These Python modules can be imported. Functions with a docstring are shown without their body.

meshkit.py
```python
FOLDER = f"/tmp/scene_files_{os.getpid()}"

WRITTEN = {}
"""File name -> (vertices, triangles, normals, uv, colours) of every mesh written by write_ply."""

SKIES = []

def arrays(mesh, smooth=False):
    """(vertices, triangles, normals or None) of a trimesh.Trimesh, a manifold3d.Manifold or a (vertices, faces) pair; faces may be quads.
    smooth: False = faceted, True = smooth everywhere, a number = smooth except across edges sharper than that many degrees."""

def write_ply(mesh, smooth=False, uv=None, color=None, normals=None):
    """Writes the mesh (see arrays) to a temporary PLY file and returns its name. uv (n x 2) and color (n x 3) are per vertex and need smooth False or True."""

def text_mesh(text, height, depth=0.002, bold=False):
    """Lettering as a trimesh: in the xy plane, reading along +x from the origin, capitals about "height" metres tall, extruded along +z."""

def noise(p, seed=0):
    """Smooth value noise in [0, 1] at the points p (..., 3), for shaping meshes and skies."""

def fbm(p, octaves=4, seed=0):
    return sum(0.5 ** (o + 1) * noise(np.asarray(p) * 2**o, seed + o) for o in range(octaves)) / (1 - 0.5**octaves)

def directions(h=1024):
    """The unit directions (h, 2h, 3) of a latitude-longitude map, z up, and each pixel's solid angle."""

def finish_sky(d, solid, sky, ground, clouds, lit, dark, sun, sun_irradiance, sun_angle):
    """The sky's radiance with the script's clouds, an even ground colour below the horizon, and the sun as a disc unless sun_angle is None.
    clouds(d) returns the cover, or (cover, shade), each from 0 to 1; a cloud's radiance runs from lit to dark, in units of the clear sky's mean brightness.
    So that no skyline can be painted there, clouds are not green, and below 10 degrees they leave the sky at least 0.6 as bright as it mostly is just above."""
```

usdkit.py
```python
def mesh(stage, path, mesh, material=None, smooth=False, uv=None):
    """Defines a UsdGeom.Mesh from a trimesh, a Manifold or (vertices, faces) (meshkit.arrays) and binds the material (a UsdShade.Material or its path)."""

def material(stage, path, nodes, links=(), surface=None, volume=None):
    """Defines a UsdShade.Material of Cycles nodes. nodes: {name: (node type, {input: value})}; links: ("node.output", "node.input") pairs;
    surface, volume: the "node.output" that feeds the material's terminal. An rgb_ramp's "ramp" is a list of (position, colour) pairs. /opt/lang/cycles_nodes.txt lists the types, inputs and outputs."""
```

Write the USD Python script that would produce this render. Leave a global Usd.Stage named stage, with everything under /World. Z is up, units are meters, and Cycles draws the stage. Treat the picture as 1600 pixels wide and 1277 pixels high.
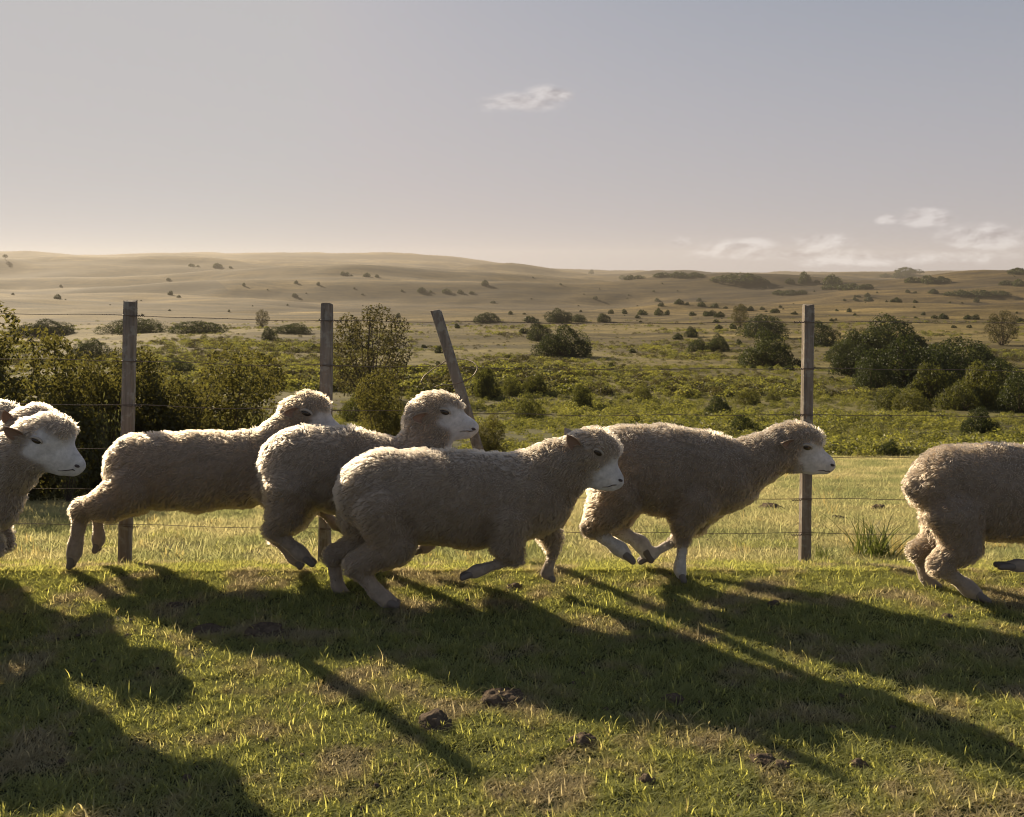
import math
import numpy as np
import trimesh
import usdkit
from meshkit import fbm, noise
from pxr import Gf, Sdf, Usd, UsdGeom, UsdLux, UsdShade, Vt
from scipy.interpolate import PchipInterpolator
from scipy.spatial import cKDTree

stage = Usd.Stage.CreateInMemory()
UsdGeom.SetStageUpAxis(stage, 'Z')
UsdGeom.SetStageMetersPerUnit(stage, 1.0)
UsdGeom.Xform.Define(stage, '/World')
UsdGeom.Scope.Define(stage, '/World/Looks')

# ---------------------------------------------------------------- camera, sky, sun, exposure
EYE = 1.3                       # camera height; it looks level along +y
FPX, CX, HZ = 1500.0, 800.0, 440.0   # focal length, principal point, eye level in photograph pixels
cam = UsdGeom.Camera.Define(stage, '/World/camera')
cam.AddTransformOp().Set(Gf.Matrix4d(1, 0, 0, 0, 0, 0, 1, 0, 0, -1, 0, 0, 0, 0, EYE, 1))
cam.CreateHorizontalApertureAttr(36.0)
cam.CreateVerticalApertureAttr(36.0 * 817 / 1024)
cam.CreateFocalLengthAttr(36.0 * FPX / 1600)
cam.CreateVerticalApertureOffsetAttr(-36.0 * (638.5 - HZ) / 1600)
cam.CreateFStopAttr(9.0)
cam.CreateFocusDistanceAttr(4.1)
cam.CreateClippingRangeAttr(Gf.Vec2f(0.05, 60000))
cam.CreateExposureAttr(1.42)
SUN_AZ, SUN_EL = math.radians(-39.0), math.radians(23.0)
SUN = np.array([math.sin(SUN_AZ) * math.cos(SUN_EL), math.cos(SUN_AZ) * math.cos(SUN_EL), math.sin(SUN_EL)])
sun = UsdLux.DistantLight.Define(stage, '/World/sun')
_x = np.cross([0, 0, 1.0], SUN); _x /= np.linalg.norm(_x); _y = np.cross(SUN, _x)
sun.AddTransformOp().Set(Gf.Matrix4d(*_x, 0, *_y, 0, *SUN, 0, 0, 0, 0, 1))
sun.CreateIntensityAttr(1.08)
sun.CreateNormalizeAttr(True)
sun.CreateAngleAttr(0.6)
sun.CreateColorAttr(Gf.Vec3f(1.0, 0.82, 0.58))
SKY_STRENGTH = 0.064


def direction_of(px, py):
    v = np.array([(px - CX) / FPX, 1.0, (HZ - py) / FPX])
    return v / np.linalg.norm(v)


def sky_material():
    n, l = {}, []

    def node(k, kind, **kw):
        n[k] = (kind, kw); return k

    node('sky', 'sky_texture', sky_type='single_scattering', sun_disc=False, sun_elevation=SUN_EL, sun_rotation=SUN_AZ, altitude=50.0, air_density=1.0, aerosol_density=1.6, ozone_density=1.0)
    # a thin even veil of high cloud takes the glare off the sky round the sun
    node('thin', 'mix', color2=VEIL_COLOR); node('tint', 'mix', mix_type='multiply', fac=1.0, color2=(1.0, .955, 1.07)); l.append(('sky.color', 'tint.color1'))
    node('part', 'vector_math', math_type='scale', scale=1 / VEIL_K); node('one', 'vector_math', math_type='add', vector2=(1.0, 1.0, 1.0)); node('soft', 'vector_math', math_type='divide')
    l += [('tint.color', 'part.vector1'), ('part.vector', 'one.vector1'), ('tint.color', 'soft.vector1'), ('one.vector', 'soft.vector2'), ('soft.vector', 'thin.color1')]
    node('cap', 'mix', mix_type='darken', fac=1.0, color2=VEIL_CAP); l.append(('thin.color', 'cap.color1'))
    # clouds: places on the sky as (sideways, upwards) slopes of the line of sight
    node('tc', 'texture_coordinate'); node('xyz', 'separate_xyz'); l.append(('tc.generated', 'xyz.vector'))
    node('ym', 'math', math_type='maximum', value2=.05); l.append(('xyz.y', 'ym.value1'))
    node('u', 'math', math_type='divide'); l += [('xyz.x', 'u.value1'), ('ym.value', 'u.value2')]
    node('v', 'math', math_type='divide'); l += [('xyz.z', 'v.value1'), ('ym.value', 'v.value2')]
    node('low', 'map_range', range_type='smoothstep', from_min=0.0, from_max=.42, to_min=VEIL[0], to_max=VEIL[1], clamp=True); l += [('xyz.z', 'low.value'), ('low.result', 'thin.fac')]
    node('uv', 'combine_xyz'); l += [('u.value', 'uv.x'), ('v.value', 'uv.y')]
    node('m1', 'mapping', scale=(17.0, 38.0, 1.0)); l.append(('uv.vector', 'm1.vector'))
    node('n1', 'noise_texture', scale=1.0, detail=7.0, roughness=.6, distortion=.3); l.append(('m1.vector', 'n1.vector'))
    node('m2', 'mapping', scale=(17.0, 38.0, 1.0), location=(.10, -.22, 0)); l.append(('uv.vector', 'm2.vector'))
    node('n2', 'noise_texture', scale=1.0, detail=7.0, roughness=.6, distortion=.3); l.append(('m2.vector', 'n2.vector'))
    last = None
    for i, (px, py, w, h, amp) in enumerate(CLOUDS):
        node(f'c{i}', 'mapping', mapping_type='point', location=(-(px - CX) / w, -(HZ - py) / h, 0), scale=(FPX / w, FPX / h, 1.0)); l.append(('uv.vector', f'c{i}.vector'))
        node(f'l{i}', 'vector_math', math_type='length'); l.append((f'c{i}.vector', f'l{i}.vector1'))
        node(f'r{i}', 'map_range', range_type='smoothstep', from_min=1.0, from_max=0.0, to_min=0.0, to_max=amp); l.append((f'l{i}.value', f'r{i}.value'))
        if last:
            node(f'x{i}', 'math', math_type='maximum'); l += [(last, f'x{i}.value1'), (f'r{i}.result', f'x{i}.value2')]; last = f'x{i}.value'
        else:
            last = 'r0.result'
    node('sum', 'math', math_type='add'); l += [('n1.fac', 'sum.value1'), (last, 'sum.value2')]
    node('cover', 'map_range', range_type='smoothstep', from_min=.74, from_max=1.12, to_min=0.0, to_max=.92); l.append(('sum.value', 'cover.value'))
    node('dif', 'math', math_type='subtract'); l += [('n1.fac', 'dif.value1'), ('n2.fac', 'dif.value2')]
    node('lit', 'map_range', from_min=-.15, from_max=.07, to_min=0.0, to_max=1.0, clamp=True); l.append(('dif.value', 'lit.value'))
    node('col', 'mix', color1=CLOUD_DARK, color2=CLOUD_LIT); l.append(('lit.result', 'col.fac'))
    node('out', 'mix'); l += [('cover.result', 'out.fac'), ('cap.color', 'out.color1'), ('col.color', 'out.color2')]
    node('bg', 'background_shader', strength=SKY_STRENGTH); l.append(('out.color', 'bg.color'))
    return usdkit.material(stage, '/World/Looks/sky_look', n, l, surface='bg.background')


VEIL, VEIL_COLOR, VEIL_CAP = (.70, .10), (2.65, 2.5, 2.72), (2.82, 2.8, 2.9)
VEIL_K = 4.4
CLOUD_LIT, CLOUD_DARK = (3.75, 3.58, 3.6), (2.1, 1.95, 2.05)
CLOUDS = [(820, 160, 130, 32, .60), (862, 148, 75, 28, .72), (1062, 378, 42, 22, .70), (1165, 384, 140, 24, .70), (1285, 378, 110, 28, .64), (1330, 406, 170, 26, .64), (1455, 340, 90, 32, .70), (1385, 343, 34, 16, .64), (1530, 370, 170, 46, .64), (1220, 396, 330, 22, .60), (1480, 402, 240, 24, .62)]
dome = UsdLux.DomeLight.Define(stage, '/World/sky')
UsdShade.MaterialBindingAPI.Apply(dome.GetPrim()).Bind(sky_material())
dome.GetPrim().SetCustomDataByKey('kind', 'structure')

# ---------------------------------------------------------------- helpers
USED = {}


def numbered(parent, name):
    k = (parent, name)
    USED[k] = USED.get(k, -1) + 1
    return name if USED[k] == 0 else f'{name}_{USED[k]:03d}'


def tag(prim, label=None, cat=None, group=None, kind=None):
    for k, v in (('label', label), ('category', cat), ('group', group), ('kind', kind)):
        if v:
            prim.SetCustomDataByKey(k, v)
    return prim


def obj(name, mesh, mat, parent='/World', smooth=False):
    parent = str(parent)
    path = f'{parent}/{numbered(parent, name)}'
    m = usdkit.mesh(stage, path, mesh, f'/World/Looks/{mat}', smooth=smooth)
    return m.GetPrim()


def thing(name, label, cat, loc=(0, 0, 0), rz=0.0, scale=None, group=None):
    x = UsdGeom.Xform.Define(stage, f"/World/{numbered('/World', name)}")
    x.AddTranslateOp().Set(Gf.Vec3d(*map(float, loc)))
    if rz:
        x.AddRotateZOp().Set(float(rz))
    if scale is not None:
        x.AddScaleOp().Set(Gf.Vec3f(*map(float, np.broadcast_to(scale, 3))))
    return tag(x.GetPrim(), label, cat, group)


def copy_of(src, name, label, cat, loc, rz=0.0, scale=None, group=None):
    t = thing(name, label, cat, loc, rz, scale, group)
    t.GetReferences().AddInternalReference(src)
    t.SetInstanceable(True)
    return t


def px2w(px, py, d):
    """The world point that stands at depth d on the photograph's pixel (used for measuring the photograph)."""
    return np.array([(px - CX) / FPX * d, d, EYE + (HZ - py) / FPX * d])


def principled(name, color, rough=0.9, spec=0.2, **kw):
    return usdkit.material(stage, f'/World/Looks/{name}', {'p': ('principled_bsdf', dict(base_color=color, roughness=rough, specular_ior_level=spec, **kw))}, surface='p.BSDF')


# ---------------------------------------------------------------- terrain
XK = np.array([-1200, -300, 0, 300, 600, 900, 1250, 1600, 2000, 2800.])
ROWS = {   # depth: row of the photograph on which the ground stands, for each column of XK
    30: [688] * 10, 50: [652] * 10, 80: [612] * 10, 120: [576] * 10,
    200: [536] * 10, 300: [510] * 10, 450: [495] * 10,
    700: [476, 478, 480, 482, 482, 482, 484, 485, 486, 486],
    1100: [444, 450, 454, 457, 462, 468, 470, 478, 480, 480],
    1700: [414, 416, 419, 420, 432, 447, 456, 460, 462, 462],
    2150: [424, 425, 427, 428, 436, 452, 457, 459, 462, 462],
    2800: [412, 413, 414, 416, 418, 434, 441, 436, 440, 440],
    3500: [414, 412, 410, 411, 418, 438, 443, 441, 444, 444],
    4600: [412, 410, 407, 397, 396, 421, 427, 422, 418, 420],
    5200: [428, 426, 425, 424, 424, 434, 436, 436, 436, 436]}
_dk = np.array([-80, 0, 3.6, 4.3, 4.7, 6.5, 9, 16] + list(ROWS))
_zk = []
for u in XK:
    i = list(XK).index(u)
    near = [0.3, 0.0, 0.0, -0.004, -0.085, -0.34, -0.70, -1.62]
    _zk.append(near + [EYE + (HZ - r[i]) / FPX * d for d, r in ROWS.items()])
_zk = np.array(_zk)
_lat = [PchipInterpolator(XK, _zk[:, j]) for j in range(len(_dk))]


def _t(d):
    return np.arcsinh(np.asarray(d, float) / 4.0)


def ground_z(x, y):
    x, y = np.broadcast_arrays(np.asarray(x, float), np.asarray(y, float))
    u = np.clip(CX + FPX * x / np.maximum(y, 30.0), XK[0], XK[-1])
    zz = np.stack([f(u) for f in _lat])          # knots x points
    out = np.empty(x.shape)
    tk, t = _t(_dk), _t(np.clip(y, _dk[0], _dk[-1]))
    # hermite by hand, so that each point can have its own column of knots
    h = np.diff(tk)
    s = np.diff(zz, axis=0) / h.reshape(-1, *([1] * x.ndim))
    w1, w2 = 2 * h[1:] + h[:-1], h[1:] + 2 * h[:-1]
    sh = (-1,) + (1,) * x.ndim
    with np.errstate(divide='ignore', invalid='ignore'):
        m = np.where(s[:-1] * s[1:] > 0, (w1 + w2).reshape(sh) / (w1.reshape(sh) / s[:-1] + w2.reshape(sh) / s[1:]), 0.0)
    m = np.concatenate([s[:1], m, s[-1:]])
    k = np.clip(np.searchsorted(tk, t, 'right') - 1, 0, len(tk) - 2)
    g = lambda a, q: np.take_along_axis(a, q[None], 0)[0]
    hh = h[k]; r = (t - tk[k]) / hh
    z = (2 * r**3 - 3 * r**2 + 1) * g(zz, k) + (r**3 - 2 * r**2 + r) * hh * g(m, k) + (3 * r**2 - 2 * r**3) * g(zz, k + 1) + (r**3 - r**2) * hh * g(m, k + 1)
    p = np.stack([x, y, np.zeros_like(x)], -1)
    z = z + 0.05 * (fbm(p / 1.3, 3, 5) - 0.5) * np.clip((4.6 - y) / 1.0, 0.25, 1) * np.clip(np.abs(y - 4) / 3 + 0.45, 0, 1)
    far = np.clip((y - 14) / 60, 0, 1)
    z = z + far * (1.4 * (fbm(p / 28.0, 3, 8) - 0.5) + 3.2 * np.clip((y - 45) / 60, 0, 1) * (fbm(p / np.array([60., 42., 1]), 2, 19) - 0.5))
    vfar = np.clip((y - 250) / 500, 0, 1)
    z = z + vfar * (26 * (fbm(p / np.array([260., 170., 1]), 3, 11) - 0.5) + np.clip((y - 600) / 600, 0, 1) * np.clip((4300 - y) / 1200, 0, 1) * 110 * (fbm(p / np.array([820., 300., 1]), 2, 15) - 0.5))
    return z


def build_ground():
    d = np.concatenate([np.linspace(-70, -4, 14), np.linspace(-3, 1.4, 14), np.linspace(1.5, 5.6, 130), np.geomspace(5.65, 16, 70)[0:],
                        np.geomspace(16.3, 150, 150), np.geomspace(152, 5200, 230)])
    u = np.linspace(-1, 1, 301)
    D, U = np.meshgrid(d, u, indexing='ij')
    X = U * (np.maximum(D, 0) * 0.95 + 6 + np.where(D < 0, -D * 0.8, 0))
    Z = ground_z(X, D)
    v = np.stack([X, D, Z], -1).reshape(-1, 3)
    n, m = D.shape
    i, j = np.meshgrid(np.arange(n - 1), np.arange(m - 1), indexing='ij')
    a = i * m + j
    f = np.stack([a, a + 1, a + m + 1, a + m], -1).reshape(-1, 4)
    f = np.vstack([f[:, [0, 1, 2]], f[:, [0, 2, 3]]])
    return v, f


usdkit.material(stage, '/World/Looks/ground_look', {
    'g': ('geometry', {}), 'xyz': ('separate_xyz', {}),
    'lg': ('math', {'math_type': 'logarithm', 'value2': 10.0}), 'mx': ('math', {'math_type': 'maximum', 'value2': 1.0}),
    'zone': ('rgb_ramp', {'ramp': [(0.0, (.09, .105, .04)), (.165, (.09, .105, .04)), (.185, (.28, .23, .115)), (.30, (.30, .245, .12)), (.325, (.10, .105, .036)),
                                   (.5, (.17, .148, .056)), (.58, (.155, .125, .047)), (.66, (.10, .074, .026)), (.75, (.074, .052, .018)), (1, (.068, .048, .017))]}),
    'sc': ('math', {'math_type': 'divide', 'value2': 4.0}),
    'm1': ('mapping', {'scale': (1.0, 1.0, 1.0)}), 'n1': ('noise_texture', {'scale': 9.0, 'detail': 6.0, 'roughness': 0.65}),
    'm2': ('mapping', {'scale': (0.004, 0.011, 0.0)}), 'n2': ('noise_texture', {'scale': 1.0, 'detail': 5.0, 'roughness': 0.6}),
    'm3': ('mapping', {'scale': (0.0016, 0.0042, 0.0), 'rotation': (0, 0, .2)}), 'v3': ('voronoi_texture', {'scale': 1.0, 'randomness': 1.0}),
    'm4': ('mapping', {'scale': (0.5, 0.5, 0.0)}), 'n4': ('noise_texture', {'scale': 1.0, 'detail': 5.0, 'roughness': 0.7}),
    'r1': ('map_range', {'from_min': .3, 'from_max': .7, 'to_min': .55, 'to_max': 1.4}),
    'r2': ('map_range', {'from_min': .36, 'from_max': .64, 'to_min': .55, 'to_max': 1.45}),
    'r3': ('map_range', {'from_min': .0, 'from_max': 1., 'to_min': .5, 'to_max': 1.4}), 's3': ('separate_color', {}),
    'r4': ('map_range', {'from_min': .3, 'from_max': .7, 'to_min': .55, 'to_max': 1.35}),
    'm5': ('mapping', {'scale': (.018, .05, 0.0)}), 'n5': ('noise_texture', {'scale': 1.0, 'detail': 9.0, 'roughness': 0.78}), 'r5': ('map_range', {'from_min': .38, 'from_max': .62, 'to_min': .3, 'to_max': 1.75}), 'x5': ('math', {'math_type': 'multiply'}), 'x12': ('math', {'math_type': 'multiply'}), 'x34': ('math', {'math_type': 'multiply'}), 'x': ('math', {'math_type': 'multiply'}),
    'mul': ('vector_math', {'math_type': 'scale'}),
    'b': ('bump', {'strength': 0.6, 'distance': 0.02}),
    'p': ('principled_bsdf', {'roughness': 0.95, 'specular_ior_level': 0.1})},
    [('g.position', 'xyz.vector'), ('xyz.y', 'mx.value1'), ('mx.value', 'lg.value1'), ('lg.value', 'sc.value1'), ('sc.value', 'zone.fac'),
     ('g.position', 'm1.vector'), ('m1.vector', 'n1.vector'), ('g.position', 'm2.vector'), ('m2.vector', 'n2.vector'),
     ('g.position', 'm3.vector'), ('m3.vector', 'v3.vector'), ('v3.color', 's3.color'), ('s3.r', 'r3.value'), ('g.position', 'm4.vector'), ('m4.vector', 'n4.vector'),
     ('n1.fac', 'r1.value'), ('n2.fac', 'r2.value'), ('n4.fac', 'r4.value'), ('r1.result', 'x12.value1'), ('r2.result', 'x12.value2'),
     ('g.position', 'm5.vector'), ('m5.vector', 'n5.vector'), ('n5.fac', 'r5.value'), ('r5.result', 'x5.value1'), ('r3.result', 'x5.value2'), ('x5.value', 'x34.value1'), ('r4.result', 'x34.value2'), ('x12.value', 'x.value1'), ('x34.value', 'x.value2'),
     ('zone.color', 'mul.vector1'), ('x.value', 'mul.scale'), ('mul.vector', 'p.base_color'), ('n1.fac', 'b.height'), ('b.normal', 'p.normal')], surface='p.BSDF')
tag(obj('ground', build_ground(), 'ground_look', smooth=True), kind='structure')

# ---------------------------------------------------------------- haze
HAZE = 0.5e-4
usdkit.material(stage, '/World/Looks/haze_look', {'v': ('principled_volume', {'color': (.93, .87, .79), 'density': HAZE, 'anisotropy': 0.3})}, volume='v.volume')
_hz = trimesh.creation.box(bounds=[[-6600, -120, -55], [6600, 5400, 172]])
HAZE_ON = True
if HAZE_ON:
    tag(obj('haze', _hz, 'haze_look'), kind='stuff')

# ---------------------------------------------------------------- fence
usdkit.material(stage, '/World/Looks/post_look', {
    'tc': ('texture_coordinate', {}), 'm': ('mapping', {'scale': (60.0, 60.0, 5.0)}), 'n': ('noise_texture', {'scale': 1.0, 'detail': 6.0, 'roughness': .65}),
    'n2': ('noise_texture', {'scale': 28.0, 'detail': 4.0, 'roughness': .6}), 'r2': ('rgb_ramp', {'ramp': [(0.52, (0, 0, 0)), (.62, (1, 1, 1))]}),
    'ramp': ('rgb_ramp', {'ramp': [(0.2, (.075, .06, .046)), (.5, (.175, .148, .12)), (.8, (.26, .225, .185))]}),
    'mix': ('mix', {'color2': (.27, .26, .225)}), 'b': ('bump', {'strength': .8, 'distance': .006}),
    'f': ('math', {'math_type': 'multiply', 'value2': .55}),
    'p': ('principled_bsdf', {'roughness': .9, 'specular_ior_level': .15})},
    [('tc.object', 'm.vector'), ('m.vector', 'n.vector'), ('tc.object', 'n2.vector'), ('n2.fac', 'r2.fac'), ('n.fac', 'ramp.fac'), ('r2.color', 'f.value1'), ('ramp.color', 'mix.color1'),
     ('f.value', 'mix.fac'), ('mix.color', 'p.base_color'), ('n.fac', 'b.height'), ('b.normal', 'p.normal')], surface='p.BSDF')
principled('wire_look', (.13, .10, .08), .55, .5, metallic=.6)


def tube(pts, radii, sides=6):
    p = np.asarray(pts, float); r = np.broadcast_to(radii, (len(p),))
    t = np.gradient(p, axis=0); t /= np.linalg.norm(t, axis=1, keepdims=True) + 1e-12
    ref = np.array([0, 0, 1.0]) if np.abs(t[:, 2]).mean() < .75 else np.array([0, 1.0, 0])
    a = np.cross(t, ref); a /= np.linalg.norm(a, axis=1, keepdims=True) + 1e-12
    b = np.cross(a, t); g = np.arange(sides) * 2 * np.pi / sides
    v = (p[:, None] + r[:, None, None] * (np.cos(g)[None, :, None] * a[:, None] + np.sin(g)[None, :, None] * b[:, None])).reshape(-1, 3)
    n = len(p); i, j = np.meshgrid(np.arange(n - 1), np.arange(sides), indexing='ij')
    q = np.stack([i * sides + j, i * sides + (j + 1) % sides, (i + 1) * sides + (j + 1) % sides, (i + 1) * sides + j], -1).reshape(-1, 4)
    return v, np.vstack([q[:, [0, 1, 2]], q[:, [0, 2, 3]]])


def join(ms):
    vs, fs, n = [], [], 0
    for v, f in ms:
        vs.append(v); fs.append(np.asarray(f) + n); n += len(v)
    return np.vstack(vs), np.vstack(fs)


def post_mesh(foot, top, w, seed, turn):
    """A split square post with worn corners, running from foot to top."""
    rng = np.random.default_rng(seed)
    h = np.linspace(-.12, 1, 26)
    c = []
    for k in range(4):
        a = math.radians(45 + 90 * k)
        for da in (-13, 13):
            c.append((math.cos(a + math.radians(da)) * .69, math.sin(a + math.radians(da)) * .69))
    c = np.array(c)
    ca, sa = math.cos(turn), math.sin(turn)
    c = c @ np.array([[ca, sa], [-sa, ca]])
    L = np.linalg.norm(top - foot)
    rings = []
    for q in h:
        p = foot + (top - foot) * q
        k = 1 + .05 * (noise(np.array([q * 6, seed, 0.])) - .5) - (.05 if q > .995 else 0)
        jit = .05 * (noise(np.stack([np.full(8, q * 14), np.arange(8) * 3.1, np.full(8, seed * 7.7)], -1)) - .5)
        rr = w * (k + jit)
        rings.append(np.column_stack([p[0] + c[:, 0] * rr, p[1] + c[:, 1] * rr, np.full(8, p[2]) + (rng.uniform(-.006, .006, 8) if q == h[-1] else 0)]))
    v = np.vstack(rings); n = len(h)
    i, j = np.meshgrid(np.arange(n - 1), np.arange(8), indexing='ij')
    q = np.stack([i * 8 + j, i * 8 + (j + 1) % 8, (i + 1) * 8 + (j + 1) % 8, (i + 1) * 8 + j], -1).reshape(-1, 4)
    f = np.vstack([q[:, [0, 1, 2]], q[:, [0, 2, 3]]])
    v = np.vstack([v, v[-8:].mean(0) + [0, 0, .002]]); k = np.arange(8)
    f = np.vstack([f, np.stack([(n - 1) * 8 + k, (n - 1) * 8 + (k + 1) % 8, np.full(8, len(v) - 1)], 1)])
    return v, f


FD = 4.7
fence = thing('wire_fence', 'weathered wooden post and wire fence running behind the running sheep', 'fence', (0, FD, float(ground_z(0, FD))))
fb = np.array([0, FD, float(ground_z(0, FD))])
POSTS = [((195, 883), (204, 470), .070, .10), ((507, 886), (511, 475), .068, -.06), ((1257, 889), (1263, 477), .062, .16), ((-290, 884), (-286, 472), .07, .2), ((2010, 886), (2014, 476), .07, .1)]
for k, (f_, t_, w, turn) in enumerate(POSTS):
    a, b = px2w(*f_, FD), px2w(*t_, FD)
    a[2] = float(ground_z(a[0], FD))
    v, f = post_mesh(a, b, w * .70, 31 + k, turn)
    tag(obj('post', (v - fb, f), 'post_look', fence.GetPath(), smooth=35),
        ['grey post with pale lichen left of the stretched sheep', 'grey post behind the raised heads', 'dark post with a sunlit left edge behind the white sheep head', None, None][k])
a, b = px2w(803, 884, FD + .02), px2w(681, 485, FD - .04)
v, f = post_mesh(a, b, .046, 77, .1)
tag(obj('post', (v - fb, f), 'post_look', fence.GetPath(), smooth=35), 'thin grey post leaning to the left')
WIRES = [(-300, 482, 493, 501, 503, 503), (-300, 553, 564, 571, 576, 577), (-300, 626, 633, 640, 648, 648), (-300, 695, 702, 708, 714, 714), (-300, 757, 765, 771, 779, 779), (-300, 812, 820, 825, 833, 836)]
xs = np.array([-290, 204, 511, 1260, 2012.])
for wi, w in enumerate(WIRES):
    rows = PchipInterpolator(xs, w[1:])
    x = np.unique(np.concatenate([np.linspace(-290, 2012, 90), xs]))
    gap = np.clip(np.min(np.abs(x[:, None] - xs[None]), 1) / 375, 0, 1)
    pts = np.array([px2w(px_, rows(px_) + 3.0 * g * (1 - .3 * math.sin(px_ * .01 + wi)) + .8 * math.sin(px_ * .031 + 2 * wi), FD - .031) for px_, g in zip(x, gap)])
    v, f = tube(pts, .0016, 5)
    obj('wire', (v - fb, f), 'wire_look', fence.GetPath(), smooth=True)
    for k in range(3):       # the wire is twisted round each post with a short tail
        c = px2w(POSTS[k][1][0] - (POSTS[k][1][0] - POSTS[k][0][0]) * (w[k + 2] - 475) / 410, w[k + 2], FD)
        q = POSTS[k][2] * .41
        ring = [c + np.array([q * 1.02 * math.copysign(min(1, abs(1.3 * math.cos(g))), math.cos(g)), q * 1.02 * math.copysign(min(1, abs(1.3 * math.sin(g))), math.sin(g)), .003 * math.sin(2 * g)]) for g in np.linspace(0, 2 * math.pi, 25)]
        s = 1 if k != 2 else -1
        tw = [c + np.array([s * (q + .002 + .05 * j / 14), -.036 + .0045 * math.cos(j * 1.9), .0045 * math.sin(j * 1.9)]) for j in range(15)]
        v, f = join([tube(ring, .0019, 5), tube(tw, .0021, 5)])
        obj('wire_tie', (v - fb, f), 'wire_look', fence.GetPath(), smooth=True)
# a loose loop of wire hooked over the leaning post
lp = [(664, 601), (658, 597), (662, 589), (674, 579), (688, 570), (700, 563), (716, 561), (731, 563), (742, 568), (746, 575), (742, 584), (733, 592), (720, 598), (704, 601), (690, 602), (676, 606)]
dl = [0, .0, .02, .03, .05, .07, .06, .02, -.03, -.06, -.08, -.09, -.09, -.085, -.07, -.05]
pts = np.array([px2w(p[0], p[1], FD - .02 + z) for p, z in zip(lp, dl)])
tt = np.linspace(0, 1, len(pts)); fine = PchipInterpolator(tt, pts)(np.linspace(0, 1, 60))
base = pts.mean(0)
v, f = tube(fine, .0026, 6)
lw = obj('loose_wire', (v, f), 'wire_look', smooth=True)
tag(lw, 'loose loop of wire hanging round the leaning post', 'wire')

# ---------------------------------------------------------------- plants: materials


def leaf_look(name, cols, trans, mixf=.42, nscale=1.2, rough_pos=True):
    """Leaves that let light through; the tone varies from leaf to leaf and from clump to clump."""
    usdkit.material(stage, f'/World/Looks/{name}', {
        'g': ('geometry', {}), 'o': ('object_info', {}), 'n': ('noise_texture', {'scale': nscale, 'detail': 3.0}),
        'a': ('math', {'math_type': 'multiply_add', 'value2': .5, 'value3': -.10}), 'b': ('math', {'math_type': 'multiply_add', 'value2': .28}), 'c': ('math', {'math_type': 'multiply_add', 'value2': .35}),
        'ramp': ('rgb_ramp', {'ramp': [(i / (len(cols) - 1), c) for i, c in enumerate(cols)]}),
        'tr': ('vector_math', {'math_type': 'multiply', 'vector2': trans}),
        'd': ('diffuse_bsdf', {}), 't': ('translucent_bsdf', {}), 'm': ('mix_closure', {'fac': mixf}),
        'gl': ('glossy_bsdf', {'color': (.6, .6, .6), 'roughness': .45}), 'm2': ('mix_closure', {'fac': .025})},
        [('g.position', 'n.vector'), ('n.fac', 'a.value1'), ('g.random_per_island', 'b.value1'), ('a.value', 'b.value3'), ('o.random', 'c.value1'), ('b.value', 'c.value3'),
         ('c.value', 'ramp.fac'), ('ramp.color', 'd.color'), ('ramp.color', 'tr.vector1'), ('tr.vector', 't.color'), ('d.BSDF', 'm.closure1'), ('t.BSDF', 'm.closure2'),
         ('m.closure', 'm2.closure1'), ('gl.BSDF', 'm2.closure2')], surface='m2.closure')


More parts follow.
